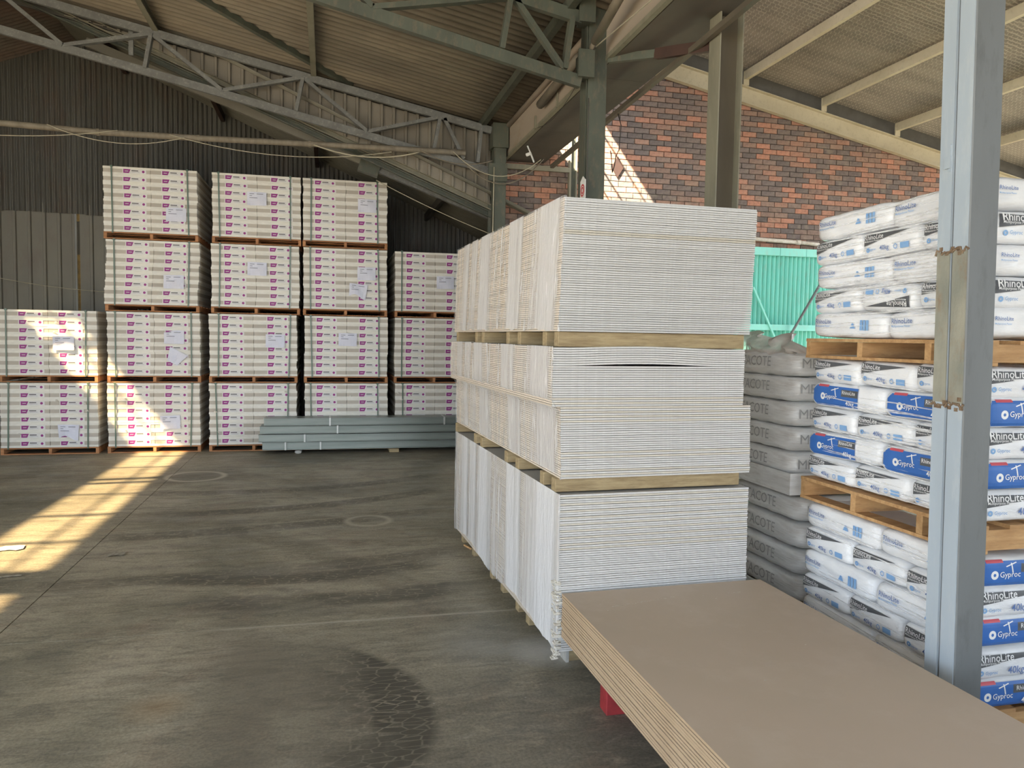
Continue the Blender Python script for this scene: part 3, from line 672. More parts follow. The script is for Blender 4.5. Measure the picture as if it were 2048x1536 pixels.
tag(MB().tube([(3.16,8.3,4.48),(3.16,8.18,4.30),(3.16,8.23,4.05),(3.16,8.32,4.00),(3.16,8.36,3.90),(3.16,8.42,3.84),(3.16,8.47,4.05),(3.16,8.5,4.10)], .006, 5).build('wire_hook', m_wired, smooth=True), 'bent dark wire dangling from the long tie in front of the bricks', 'wire')
tag(MB().tube([(2.45,5.9,5.02),(2.50,7.22,4.80)], .043, 10).tube([(2.50,7.20,4.80),(2.50,7.28,4.78),(2.50,7.32,4.70),(2.51,7.33,4.58)], .03, 8).build('downpipe', m_conduit, smooth=True), 'beige pipe coming down in front of the olive column head', 'pipe')
tag(MB().tube([(2.60,8.0,4.93),(2.60,9.55,4.87)], [.05,.055], 10).build('plastic_tube', m_conduit, smooth=True), 'beige tube resting along the fascia behind the olive column', 'pipe')
lamp = thing('bulkhead_lamp', 'small white fitting on a stem hanging under the far soffit', 'lamp', (2.85, 10.9, 4.6))
MB().tube([(2.80,10.95,4.70),(2.84,10.9,4.58),(2.88,10.86,4.45)], .012, 6).build('stem', m_signw, lamp, world=True)
MB().tube([(2.79,10.95,4.57),(2.84,10.9,4.585)], .025, 8).build('socket', m_signw, lamp, world=True)

# ------------------------------------------------------------------ strapped board packs and pallets
RN = 8; PW = 1.36; PDEP = 1.9; PH = 1.005
def carton_mesh(w, flip, x):
    mb = MB(); h = PH/RN; e = .003
    mb.box(0, w, 0, PDEP, h*.27, h*.73, 0)                        # beige middle
    mb.box(-.004, w+.004 if flip else w, -.006, PDEP+.006, 0, h*.27, 1)
    mb.box(-.004, w+.004 if flip else w, -.006, PDEP+.006, h*.73, h, 1)
    y = -.0015; z0 = h*.26; z1 = h*.74
    L = .33; y2 = -.0075
    mb.box(x-.012, x+L, y2+.0012, .002, z0-.003, z1+.003, 2)      # white label plate
    mb.add([(x,y2,z1),(x+.105,y2,z1),(x+.082,y2,z0),(x,y2,z0)], [(3,2,1,0)], 3)
    mb.box(x+.022, x+.072, y2-.0005, y2, h*.47, h*.53, 2)
    mb.box(x+.118, x+.215, y2-.0005, y2, h*.52, h*.64, 4)
    mb.box(x+.122, x+.232, y2-.0005, y2, h*.40, h*.43, 5)
    n = 12; cx, cz, rr = x+L-.042, h*.5, .020
    vs = [(cx+rr*math.cos(2*math.pi*i/n), y2-.0006, cz+rr*math.sin(2*math.pi*i/n)) for i in range(n)]
    mb.add(vs, [tuple(range(n))], 3)
    return mb.mesh('carton', [m_carton, m_wrapw, m_labelw, m_purple, m_inkd, m_ink])
cms = [(carton_mesh(PW/2-.003, False, a), carton_mesh(PW/2-.003, True, b_)) for a, b_ in ((.28,.15),(.29,.17),(.20,.22),(.19,.21),(.19,.20))]
def strap_mesh(x):
    mb = MB(); mb.box(-.009, .009, -.018, -.012, -.02, PH+.004); mb.box(-.009, .009, -.018, PDEP+.018, PH+.001, PH+.004); mb.box(-.016, .016, -.02, -.008, PH-.014, PH+.012); return mb.mesh('strap', m_strap)
sm = strap_mesh(0)
def paper_meshes():
    out = []
    for k in range(4):
        mb = MB(); nx = 6; nz = 6; wv = [( -.02 + .012*math.sin(i*1.1+k) ) for i in range(nx+1)]
        w, h = .30, .215
        for j in range(nz+1):
            for i in range(nx+1):
                px = -w/2 + w*i/nx; pz = -h/2 + h*j/nz; drop = 0
                if k == 1 and j == nz: pz -= .05*max(0, (3-i)/3)
                if k == 2: pz += .04*math.sin(i*.8)*(1-j/nz); px *= (.9+.1*j/nz)
                if k == 3: px *= (.55+.45*j/nz)
                mb.v.append((px, -.026 + .010*math.sin(i*.9+j*.5+k), pz))
        for j in range(nz):
            for i in range(nx): a = j*(nx+1)+i; mb.f.append((a, a+1, a+nx+2, a+nx+1)); mb.m.append(0)
        for (tx, tz, tw) in ((-.11,.075,.07), (-.0,.075,.10), (-.11,.045,.04), (-.11,.012,.12)):
            if k < 3: mb.box(tx, tx+tw, -.0385, -.0375, tz-.006, tz+.004, 1)
        out.append(mb.mesh('delivery_note', [m_paper, m_ink]))
    return out
papers = paper_meshes()
def pallet_mesh_parts():
    parts = []
    def P(name, *a): parts.append((name, MB().box(*a).mesh(name, m_pallet)))
    D = PDEP
    P('stringer', -.01, .035, 0, D, .014, .086); P('stringer', PW/2-.022, PW/2+.022, 0, D, .014, .086); P('stringer', PW-.035, PW+.01, 0, D, .014, .086)
    n = 7
    for i in range(n):
        y0 = (D-.10)*i/(n-1); P('deck_board', -.01, PW+.01, y0-.004 if i == 0 else y0, y0+.10, .087, .105)
    for i in range(3):
        y0 = (D-.10)*i/2; P('bottom_board', -.01, PW+.01, y0-.002 if i == 0 else y0, y0+.10, 0, .013)
    return parts
pm = pallet_mesh_parts()
stacks = [  # x left, levels, papers per level (x, z, kind, extra), description
    (-4.875, 2, 'two-high stack at the left edge', [(.95,.25,2),(.90,.50,0)], 13.25),
    (-3.37, 4, 'leftmost four-high stack', [(.92,.38,0),(.98,.62,1),(1.0,.37,0),(1.05,.30,0)], 13.25),
    (-1.825, 4, 'middle four-high stack', [None,(1.02,.58,0),(.70,.62,0),(.68,.62,0)], 13.25),
    (-.385, 4, 'rightmost four-high stack', [None,(.70,.62,0),(1.02,.60,0),(1.03,.60,0)], 13.25),
    (1.125, 3, 'three-high stack behind the wrapped boards', [None,None,(.85,.50,0)], 13.3)]
lvl = {2: ['lower pack of the', 'upper pack of the'], 3: ['bottom pack of the', 'middle pack of the', 'top pack of the'], 4: ['bottom pack of the', 'second pack up in the', 'third pack up in the', 'top pack of the']}
xo = {(1,0):(.0),(1,1):.01,(1,2):-.005,(1,3):-.01,(2,0):-.035,(2,1):-.03,(2,2):0.01,(2,3):.03,(3,0):.02,(3,1):.015,(3,2):.0,(3,3):-.005,(4,0):.01,(4,1):-.005,(4,2):.0}
prng = random.Random(3)
for si, (x0, nl, desc, pap, yf) in enumerate(stacks):
    for l in range(nl):
        z0 = l*1.125; dx = xo.get((si,l), 0); rz_ = prng.uniform(-.006, .006)
        pal = thing('wooden_pallet', 'reddish pine pallet under the ' + lvl[nl][l] + ' ' + desc, 'pallet', (x0+dx, yf, z0), rz_, 'pallets under the strapped packs')
        for nme, me in pm: link_mesh(nme, me, pal)
        dt = '' 
        note = {0:'white note low on it',1:'torn note on its right'}
        pk = thing('board_pack', 'strapped pack of cream cartons, ' + lvl[nl][l] + ' ' + desc, 'board pack', (x0+dx, yf+.004, z0+.108), rz_, 'strapped packs of boards along the back')
        cmL, cmR = cms[si]
        for r in range(RN):
            jx = prng.uniform(-.008, .008) + (.012*(r-3) if (si, l) == (1,2) else 0)*.5
            zt = r*PH/RN
            a = link_mesh('carton', cmL, pk, (jx, prng.uniform(-.004,.004), zt)); bb_ = link_mesh('carton', cmR, pk, (PW/2+.003+jx, prng.uniform(-.004,.004), zt))
        for sx in (.12, 1.22): 
            st = link_mesh('strap', sm, pk, (sx+prng.uniform(-.02,.02), -.006, 0), (0, prng.uniform(-.03,.03), 0))
        if pap[l]:
            px, pz, kd = pap[l]
            link_mesh('delivery_note', papers[kd], pk, (px, -.012, pz), (0, prng.uniform(-.03,.03), 0))
            if (si, l) == (1, 1): link_mesh('delivery_note', papers[3], pk, (1.0, -.012, .30), (0, .5, 0))
            if (si, l) == (3, 2): link_mesh('delivery_note', papers[2], pk, (.88, -.012, .32), (0, .1, 0))
        if l in (0,) or si == 0:   # torn white wrapping sticking out
            mb = MB()
            for q in range(5):
                zq = prng.uniform(.1, .9); xq = prng.choice((-.03, .2, .7, 1.1)) + prng.uniform(0,.15); s_ = prng.uniform(.03,.06)
                mb.add([(xq,-.01,zq),(xq+s_,-.022,zq-.01),(xq+s_*.7,-.04,zq+s_*.6),(xq+.005,-.02,zq+s_*.5)], [(0,1,2,3)])
            o = mb.build('torn_wrap', m_wrapw, pk); o['kind'] = 'stuff'

# ------------------------------------------------------------------ galvanised studs in front of the packs
rows = [(.06, -1.02, 2.9, [-.20,.35]), (.188, -1.06, 2.9, [.1]), (.322, -1.05, 2.85, [.62]), (.452, -.985, 2.9, [.50, 2.38])]
rl = ['lowest', 'second from the floor', 'third from the floor', 'topmost']
for i, (z, xa, xb, bands) in enumerate(rows):
    t = thing('stud_bundle', 'galvanised steel stud bundle, %s of the four lying before the packs' % rl[i], 'steel studs', (xa, 12.85, z), group='galvanised stud bundles on the floor')
    y = 0
    for k in range(6):
        me = MB().section((random.uniform(-.015,.02), k*.062+.03, .062), (xb-xa+random.uniform(-.03,.02), k*.062+.03, .062), [(-.029,-.06),(.029,-.06),(.029,-.052),(-.021,-.052),(-.021,.052),(.029,.052),(.029,.06),(-.029,.06)]).mesh('stud', m_studs)
        link_mesh('stud', me, t)
    for bx in bands: MB().box(bx-xa-1.02+.55, bx-xa-1.02+.575, -.006, .385, -.003, .127).build('steel_band', m_band, t)
tb = MB().section((-.46, 12.83, .028), (-.46, 13.15, .028), [(.055*math.cos(a)*1.0,.028*math.sin(a)) for a in [i*math.pi/4 for i in range(8)]]).build('timber_block', m_greyblk)
tag(tb, 'rounded grey timber offcut under the left end of the studs', 'timber block')
tag(MB().box(1.0, 1.16, 12.80, 13.18, .0, .058).build('timber_block', m_bearer, bevel=.004), 'square pale timber block under the right end of the studs', 'timber block')

# ------------------------------------------------------------------ three tiers of wrapped plasterboard
TH = .0131; SW, SL = 1.235, 2.98
def sheet_mesh(bump=0.0):
    mb = MB(); nx = 12 if bump else 1; t = .0104
    if not bump:
        mb.box(0, SW, 0, SL, 0, t); mb.m = [2, 2, 0, 1, 0, 1]      # bottom, top, front, right, back, left
    else:
        vs = []
        for yy in (0, 1.2, SL):
            for i in range(nx+1):
                xx = SW*i/nx; u = (xx-.14)/.86; b = bump*math.sin(math.pi*u)**1 if 0 < u < 1 else 0
                b *= (1 - yy/1.2) if yy < 1.2 else 0
                vs += [(xx, yy, b), (xx, yy, b+t)]
        mb.v = vs; n = nx+1
        for a in range(2):
            for i in range(nx):
                p = (a*n+i)*2; q = ((a+1)*n+i)*2
                mb.f += [(p, q, q+2, p+2), (p+1, p+3, q+3, q+1)]; mb.m += [2, 2]
        for i in range(nx): p = i*2; mb.f.append((p, p+2, p+3, p+1)); mb.m.append(0); q = (2*n+i)*2; mb.f.append((q+2, q, q+1, q+3)); mb.m.append(0)
        for a in range(2):
            p = (a*n)*2; q = ((a+1)*n)*2; mb.f.append((q, p, p+1, q+1)); mb.m.append(1)
            p = (a*n+nx)*2; q = ((a+1)*n+nx)*2; mb.f.append((p, q, q+1, p+1)); mb.m.append(1)
    return mb.mesh('plasterboard_sheet', [m_gyps, m_gypspaper, m_boardgrey])
shm = sheet_mesh(); shb = sheet_mesh(.011)
def tier_film(parent, z0, z1, off, mat, seed, wrap=.05, flare=0):
    """crinkled stretch film hanging down the aisle side of the tier"""
    rg = random.Random(seed); ny, nz = 90, 10; mb = MB(); ph = [rg.uniform(0,6.28) for _ in range(6)]
    pts = [(wrap*(1-k/3.), 'f') for k in range(3)]
    cols = []
    for k in range(4): cols.append((off(z0)+wrap*(1-k/4.)+.0, -.006, 0))
    for j in range(ny+1): cols.append((None, SL*j/ny, 1))
    rag = [rg.uniform(0,.035) for _ in range(ny+1)]; wn = [rg.choice((.0002,.0002,.0003,.0004,.0008))*rg.uniform(.6,1.2) for _ in range(ny+1)]
    for ci, (cx, cy, side) in enumerate(cols):
        for k in range(nz+1):
            t = k/nz; bot = z0
            if side:
                j = ci-4; bot = z0 + (rag[j]+rag[max(0,j-1)]+rag[max(0,j-2)])/3 + flare*math.sin(cy*4+ph[4])*.5
            z = bot + (z1-bot)*t
            if side:
                w = wn[j] + .0010*math.sin(cy*9+ph[2]+t*3)
                x_ = off(z) - .007 - abs(w)*(1.5-.6*t) - flare*.2*(1-t)
                y_ = cy
            else: x_ = off(z)-.006 + wrap*(1-ci/4.) - .006; y_ = -.008 - .003*math.sin(z*40+ci)
            mb.v.append((x_, y_, z))
    n = nz+1
    for c in range(len(cols)-1):
        for k in range(nz): a = c*n+k; mb.f.append((a, a+n, a+n+1, a+1)); mb.m.append(0)
    return mb.build('stretch_film', mat, parent, smooth=True)
tiers = [  # z of lowest sheet, count, offset function, label
    (.115, 71, lambda f: .018+.008*(1-f), 'bottom tier of the tall wrapped plasterboard stack'),
    (1.135, 58, lambda f: (.022-.01*f*2 if f < .56 else -.040), 'middle tier of the tall wrapped plasterboard stack, with a dark slit'),
    (1.985, 58, lambda f: -.012+.026*f, 'top tier of the tall wrapped plasterboard stack')]
ROT = .038
for ti, (z0, cnt, off, lb) in enumerate(tiers):
    t = thing('plasterboard_pack', lb, 'board pack', (1.285, 4.20, z0), ROT, 'wrapped plasterboard tiers')
    rg = random.Random(ti)
    for k in range(cnt):
        f = k/(cnt-1); up = ti == 1 and k >= 50
        o = link_mesh('plasterboard_sheet', shb if up else shm, t, (off(f)+rg.uniform(-.002,.002), rg.uniform(-.003,.003) + (.012 if ti == 2 and k == cnt-1 else 0), k*TH))
        cream = (ti == 2 and k in (42, 43)) or (ti == 1 and (k < 4 or k in (9,10,11) or 24 < k < 36) and k % 2) or (ti == 0 and k > 46 and k % 3 == 0) or rg.random() < .01
        g_ = rg.uniform(.56, .62) + (.04 if ti < 2 else 0); o.color = (g_, g_*.995, g_*.985, 1) if not cream else (g_*1.0, g_*.94, g_*.82, 1)
    H = cnt*TH
    offz = lambda z, off=off, H=H: off(min(1, max(0, z/H)))
    tier_film(t, -.002 if ti != 0 else .015, H+.004, offz, (m_film1, m_film2, m_film)[ti], ti+5, wrap=(.012,.012,.02)[ti], flare=.05 if ti == 0 else .01)
    if ti == 0:
        mb = MB(); r2 = random.Random(4)
        for q in range(90):
            zq = r2.uniform(-.06,.42)**1.0; wq = r2.uniform(.008,.022); yq = r2.uniform(-.012, .05)
            mb.box(-.004+r2.uniform(0,.02), .012+r2.uniform(.0,.03), yq-.012, yq+wq, zq, zq+r2.uniform(.006,.016))
        o = mb.build('crushed_corner', m_crumb, t); o['kind'] = 'stuff'; o['label'] = 'crushed white gypsum corner'
    zb = {0: 0.0, 1: 1.055, 2: 1.896}[ti]; hb = {0: .113, 1: .078, 2: .087}[ti]
    pl = thing('timber_bearers', ('pine bearers on the floor under the tall plasterboard stack', 'pine bearers between the bottom and middle plasterboard tiers', 'pine bearers between the middle and top plasterboard tiers')[ti], 'bearers', (1.285, 4.20, zb), ROT, 'bearers of the plasterboard stack')
    if ti == 0: MB().box(.115, .135, .105, .21, 0, hb+.001).build('dusty_end', m_greyblk, pl)
    ys = [.03, .25, .80, 1.09, 1.85, 2.08, 2.86] if ti else [.12, .72, .98, 1.40, 1.74, 2.40, 2.86]
    for i, yy in enumerate(ys):
        MB().box((.07 if i else .136) if ti == 0 else .0, SW-.03, yy, yy+.075, 0, hb).build('bearer', m_bearer, pl, bevel=.003)

# ------------------------------------------------------------------ loose brown sheets in front
NB = 17; BT = .0150; zt = .478
names = {0: 'bottom brown plasterboard sheet of the low unwrapped pile', NB-1: 'top brown plasterboard sheet with pale scratches, on the low unwrapped pile'}
ords = ['', 'second', 'third', 'fourth', 'fifth', 'sixth', 'seventh', 'eighth', 'ninth', 'tenth', 'eleventh', 'twelfth', 'thirteenth', 'fourteenth', 'fifteenth', 'sixteenth', 'seventeenth']
def brown(k):
    mb = MB(); t = .0118; e = .0
    mb.box(0, 1.29, -2.98, 0, 0, t); mb.m = [0, 0, 2, 1, 2, 1]
    mb.box(.006, 1.284, -2.974, -.006, -.0032, .0001); mb.m = mb.m[:6] + [3]*6
    return mb.mesh('loose_plasterboard_sheet', [m_kraft, m_kraftedge, m_gyps, m_groove])
bmesh_ = brown(0); rb = random.Random(11)
for k in range(NB):
    z = zt - (NB-k)*BT
    o = link_mesh('loose_plasterboard_sheet', bmesh_, None, (1.318 + (rb.uniform(-.0025,.0025) if k < NB-1 else 0), 4.165 + rb.uniform(-.012,.004), z), (0, 0, .0205 + rb.uniform(-.0003,.0003)))
    tag(o, names.get(k) or ('brown plasterboard sheet, %s from the top of the low unwrapped pile' % ords[NB-1-k]), 'plasterboard sheet', 'brown sheets in the low unwrapped pile')
    top = o
mb = MB(); rs = random.Random(5)
for (a, b_, n) in (((.20,-.27),(.62,-.19),26), ((.95,-.20),(1.05,-.19),5)):
    for i in range(n):
        f = i/n + rs.uniform(-.01,.01); x = a[0]+(b_[0]-a[0])*f; y = a[1]+(b_[1]-a[1])*f + rs.uniform(-.006,.006); L = rs.uniform(.004,.016)
        mb.box(x, x+L, y, y+.0016, .0129, .0136)
for i in range(8):
    x = rs.uniform(.1,1.1); y = rs.uniform(-1.6,-.2); mb.box(x, x+rs.uniform(.004,.012), y, y+.003, .0129, .0137)
sc = mb.build('scuff_marks', m_crumb, top); sc['kind'] = 'stuff'; sc['label'] = 'pale plaster scuffs'
bz = zt - NB*BT - .003
tag(MB().box(1.405, 2.6, 3.64, 3.74, 0, bz).build('bearer_block', m_red, bevel=.003), 'red painted bearer end under the loose brown sheets', 'bearer')
tag(MB().box(1.36, 2.6, 1.5, 1.6, 0, bz).build('bearer_block', m_bearer, bevel=.003), 'plain timber bearer under the near end of the brown sheets', 'bearer')

# ------------------------------------------------------------------ bags
def super_bag(hx, hy, hz, n=13., m=4.6, N=14, wr=.004, seed=0, tuck=0):
    """rounded sack with bulging sides; returns mesh data and the face functions"""
    vs = {}; V = []; F = []
    def vid(p):
        k = tuple(round(c, 5) for c in p)
        if k not in vs: vs[k] = len(V); V.append(p)
        return vs[k]
    g = [math.sin((-1+2*i/N)*math.pi/2) if False else -1+2*i/N for i in range(N+1)]
    for ax in range(3):
        for sg in (-1, 1):
            for i in range(N):
                for j in range(N):
                    q = []
                    for (a, b) in ((g[i],g[j]),(g[i+1],g[j]),(g[i+1],g[j+1]),(g[i],g[j+1])):
                        p = [0,0,0]; p[ax] = sg; p[(ax+1)%3] = a; p[(ax+2)%3] = b; q.append(vid(tuple(p)))
                    F.append(tuple(q) if sg > 0 else tuple(q[::-1]))
    P = np.array(V, float); lo = np.full(len(P), .3); hi = np.full(len(P), 1.0)
    for _ in range(30):
        t = (lo+hi)/2; A = np.abs(P)*t[:,None]; s = A[:,0]**n + A[:,1]**n + A[:,2]**m; hi = np.where(s > 1, t, hi); lo = np.where(s > 1, lo, t)
    P = P*lo[:,None]*np.array([hx,hy,hz])
    rg = np.random.RandomState(seed); ph = rg.uniform(0, 6.28, 6)
    w = wr*(np.sin(P[:,0]*22+ph[0]+P[:,2]*30)*.5 + np.sin(P[:,1]*27+ph[1]-P[:,2]*24)*.5 + np.sin(P[:,1]*61+P[:,0]*43+ph[2])*.3)
    nr = P/np.array([hx,hy,hz])**1.0; nr /= np.linalg.norm(nr,axis=1)[:,None]; P = P + nr*w[:,None]
    ring = lambda a, b, ha, hb: max(0., 1 - abs(a/ha)**n - abs(b/hb)**m)**(1/n)
    fx = lambda y, z: -hx*ring(y, z, hy, hz) - wr*1.3 - .0015
    fy = lambda x_, z: -hy*ring(x_, z, hx, hz) - wr*1.3 - .0015
    return P, F, fx, fy
def text_mesh(s, bold=0):
    c = bpy.data.curves.new('t', 'FONT'); c.body = s; c.size = 1; c.offset = bold; c.fill_mode = "FRONT"; c.resolution_u = 2
    o = bpy.data.objects.new('t', c); COL.objects.link(o); dg = bpy.context.evaluated_depsgraph_get()
    me = bpy.data.meshes.new_from_object(o.evaluated_get(dg)); bt = bmesh.new(); bt.from_mesh(me); bmesh.ops.triangulate(bt, faces=bt.faces[:]); bt.to_mesh(me); bt.free(); v = [tuple(p.co[:2]) for p in me.vertices]; f = [tuple(p.vertices) for p in me.polygons]
    bpy.data.objects.remove(o); bpy.data.curves.remove(c); bpy.data.meshes.remove(me)
    xs = [p[0] for p in v]; x0 = min(xs); W_ = max(xs)-x0
    return [((p[0]-x0)/W_, p[1]/W_) for p in v], f
TX = {k: text_mesh(k, 0.0 if k == 'METACOTE' else .007) for k in ('RhinoLite', 'Gyproc', '40kg', 'METACOTE', 'Multipurpose Plaster')}
class Print:
    """flat print laid on one face of a bag: (a to the viewer's right, z up), mapped onto the bulging face"""
    def __init__(s, face, fx, fy): s.mb = MB(); s.face = face; s.fx = fx; s.fy = fy
    def map(s, a, z, lift):
        if s.face == 'x': return (s.fx(-a, z)-lift, -a, z)
        return (a, s.fy(a, z)-lift, z)
    def text(s, key, a, z, w, mat, lift=.0075, flip=False, slant=0.):
        v, f = TX[key]; o = len(s.mb.v)
        for (x, y) in v:
            aa = a + x*w; zz = z + y*w + x*w*slant
            if flip: aa, zz = -aa, -zz
            s.mb.v.append(s.map(aa, zz, lift))
        for q in f: s.mb.f.append(tuple(i+o for i in q)); s.mb.m.append(mat)
    def poly(s, pts, mat, lift=.001, flip=False, nx=8):
        """quad given by 4 corners (a,z): bl, br, tr, tl -> gridded"""
        bl, br, tr, tl = pts; o = len(s.mb.v); nz = 8
        for j in range(nz+1):
            for i in range(nx+1):
                u = i/nx; v = j/nz
                a = (bl[0]*(1-u)+br[0]*u)*(1-v) + (tl[0]*(1-u)+tr[0]*u)*v; z = (bl[1]*(1-u)+br[1]*u)*(1-v) + (tl[1]*(1-u)+tr[1]*u)*v
                if flip: a, z = -a, -z
                s.mb.v.append(s.map(a, z, lift))
        for j in range(nz):
            for i in range(nx): p = o+j*(nx+1)+i; s.mb.f.append((p, p+1, p+nx+2, p+nx+1)); s.mb.m.append(mat)
    def disc(s, a, z, r, mat, lift=.001, hole=0, n=16, flip=False):
        o = len(s.mb.v)
        for rr in (r, hole):
            for i in range(n):
                aa = a+rr*math.cos(2*math.pi*i/n); zz = z+rr*math.sin(2*math.pi*i/n)
                if flip: aa, zz = -aa, -zz
                s.mb.v.append(s.map(aa, zz, lift))
        for i in range(n): j = (i+1)%n; s.mb.f.append((o+i, o+j, o+n+j, o+n+i)); s.mb.m.append(mat)
    def mesh(s): return s.mb.mesh('bag_print', [m_bagk, m_bagwhite, m_bagtext, m_bagblue, m_bagb, m_bagred])
def print_B(face, fx, fy, a0, flip=False, w=.36):          # black wedge, name, weight line
    p = Print(face, fx, fy)
    p.poly([(a0, .000), (a0+w*.10, .006), (a0+w*.98, .052), (a0, .058)], 0, flip=flip)
    p.poly([(a0, -.006), (a0+w*.30, .012), (a0+w*.25, .02), (a0, .02)], 0, .0009, flip=flip)
    p.text('RhinoLite', a0+.012, .026, w*.42, 1, flip=flip); p.text('Multipurpose Plaster', a0+.014, .013, w*.32, 1, flip=flip)
    p.disc(a0+.035, -.032, .014, 3, flip=flip, hole=.005); p.text('Gyproc', a0+.052, -.037, w*.15, 3, flip=flip)
    p.text('40kg', a0+w*.38, -.042, w*.20, 2, flip=flip); p.disc(a0+w*.70, -.032, .015, 3, hole=.010, flip=flip)
    p.poly([(a0+w*.80, -.048), (a0+w*.98, -.048), (a0+w*.98, -.016), (a0+w*.80, -.016)], 3, flip=flip)
    return p.mesh()
def print_A(face, fx, fy, a0, w=.60, flip=False):          # blue name, bin mark, square
    p = Print(face, fx, fy)
    p.text('RhinoLite', a0+.02, .008, w*.26, 2, flip=flip); p.text('Multipurpose Plaster', a0+.02, -.012, w*.24, 3, flip=flip)
    p.poly([(a0+w*.58,-.02),(a0+w*.66,-.02),(a0+w*.63,.010),(a0+w*.61,.012)], 3, flip=flip, nx=3)
    for q in range(3): p.poly([(a0+w*(.73+.045*q),-.03),(a0+w*(.765+.045*q),-.03),(a0+w*(.765+.045*q),.03),(a0+w*(.73+.045*q),.03)], 3, flip=flip, nx=2)
    return p.mesh()
def print_C(face, fx, fy, a0, w=.40):          # big blue panel
    p = Print(face, fx, fy)
    p.poly([(a0, -.064), (a0+w, -.064), (a0+w, .060), (a0, .060)], 4, nx=16)
    p.poly([(a0-.03, -.035), (a0, -.060), (a0, .056), (a0-.03, .03)], 4, nx=4)
    p.poly([(a0+.02,.052),(a0+.12,.052),(a0+.12,.066),(a0+.02,.066)], 5, .0014)
    p.disc(a0+.07, -.008, .022, 1, .0016, hole=.008); p.text('Gyproc', a0+.095, -.018, .12, 1)
    p.poly([(a0+w*.62,.002),(a0+w,.002),(a0+w,.045),(a0+w*.62,.045)], 0, .0014); p.text('RhinoLite', a0+w*.66, .018, .12, 1)
    p.text('40kg', a0+w*.75, -.048, .075, 1)
    p.poly([(a0+w*.48,.0),(a0+w*.50,.0),(a0+w*.47,.05),(a0+w*.45,.05)], 1, .0016, nx=2); p.poly([(a0+w*.38,.03),(a0+w*.55,.05),(a0+w*.54,.054),(a0+w*.37,.035)], 1, .0016, nx=2)
    return p.mesh()
LH = .154
hd = (.33, .225, LH*.505); sdm = (.225, .338, LH*.505)
bagH = [super_bag(*hd, seed=k) for k in range(3)]; bagS = [super_bag(*sdm, seed=5+k) for k in range(3)]
def bag_obj_mesh(P, F):
    me = bpy.data.meshes.new('bag_body'); me.from_pydata([tuple(p) for p in P], [], F); me.materials.append(m_bagw); me.polygons.foreach_set('use_smooth', [True]*len(me.polygons)); return me
meH = [bag_obj_mesh(b[0], b[1]) for b in bagH]; meS = [bag_obj_mesh(b[0], b[1]) for b in bagS]
pB = [print_B('x', b[2], b[3], -.19) for b in bagH]; pBf = print_B('x', bagH[0][2], bagH[0][3], -.19, flip=True)
pA = [print_A('x', b[2], b[3], -.30) for b in bagS]; pC = [print_C('x', b[2], b[3], -.27) for b in bagS]
pBy = print_B('y', bagH[0][2], bagH[0][3], -.29, w=.50); pCy = print_C('y', bagS[0][2], bagS[0][3], -.17, w=.36); pAy = print_A('y', bagS[0][2], bagS[0][3], -.20, w=.40)
XF = 3.05; YF0, YF1 = 3.06, 4.42
ordn = ['top', 'second', 'third', 'fourth', 'lowest']
tiersb = [(.135, 'floor', 'bottom bag load', ['A','B','A','B','A'][::1]), (1.075, 'mid', 'middle bag load', ['B','C','B','C','B']), (1.975, 'top', 'top bag load', ['A','B','A','B','A'])]
rb = random.Random(21)
for ti, (z0, key, desc, pat) in enumerate(tiersb):
    for li in range(5):              # li = 0 lowest
        ty = pat[::-1][li]; zc = z0 + LH*(li+.5); inset = rb.uniform(0,.03)
        if ty == 'B' and ti != 1 or ty == 'B':
            ys = [YF1-.227-.453*k for k in range(3)]
            for k, yy in enumerate(ys):
                v = rb.randrange(3)
                pos = ['far left', 'middle', 'near right'][k]
                up = (ti == 2 and li == 1 and k == 1)
                t = thing('plaster_bag', 'white bag with %sblack wedge print, %s, %s row of the %s' % ('upside-down ' if up else '', pos, ordn[4-li], desc), 'bag', (XF+hd[0]+inset*.5+rb.uniform(-.008,.008), yy, zc), rb.uniform(-.025,.025), 'printed plaster bags')
                t.rotation_euler[0] = rb.uniform(-.03,.03)
                vv = 0 if up else v
                bo_ = link_mesh('bag_body', meH[vv], t); link_mesh('bag_print', pBf if up else pB[vv], bo_)
                if k == 2: link_mesh('bag_print', pBy, bo_)
        else:
            ys = [YF1-.34-.68*k for k in range(2)]
            for k, yy in enumerate(ys):
                v = rb.randrange(3); pos = ['far left', 'near right'][k]
                look = 'blue printed bag' if ty == 'C' else 'white bag with small blue print'
                t = thing('plaster_bag', '%s, %s, %s row of the %s' % (look, pos, ordn[4-li], desc), 'bag', (XF+sdm[0]+inset*.4+rb.uniform(-.006,.008), yy, zc), rb.uniform(-.02,.02), 'printed plaster bags')
                t.rotation_euler[0] = rb.uniform(-.025,.025)
                bo_ = link_mesh('bag_body', meS[v], t); link_mesh('bag_print', (pC if ty == 'C' else pA)[v], bo_)
                if k == 1: link_mesh('bag_print', pCy if (ty == 'C' or (ti == 0)) else pAy, bo_)
    # a second column of sacks behind the corner bag so the load has its depth
    for li in range(5):
        zc = z0 + LH*(li+.5); ty = pat[::-1][li]
        t = thing('plaster_bag', 'plaster bag behind the near corner, %s row of the %s' % (ordn[4-li], desc), 'bag', (XF+(.66+.23 if ty == 'B' else .45+.33), 3.06+(.34 if ty == 'B' else .225), zc), 0, 'printed plaster bags')
        link_mesh('bag_print', pAy if ty == 'B' else pBy, link_mesh('bag_body', meS[1] if ty == 'B' else meH[1], t))
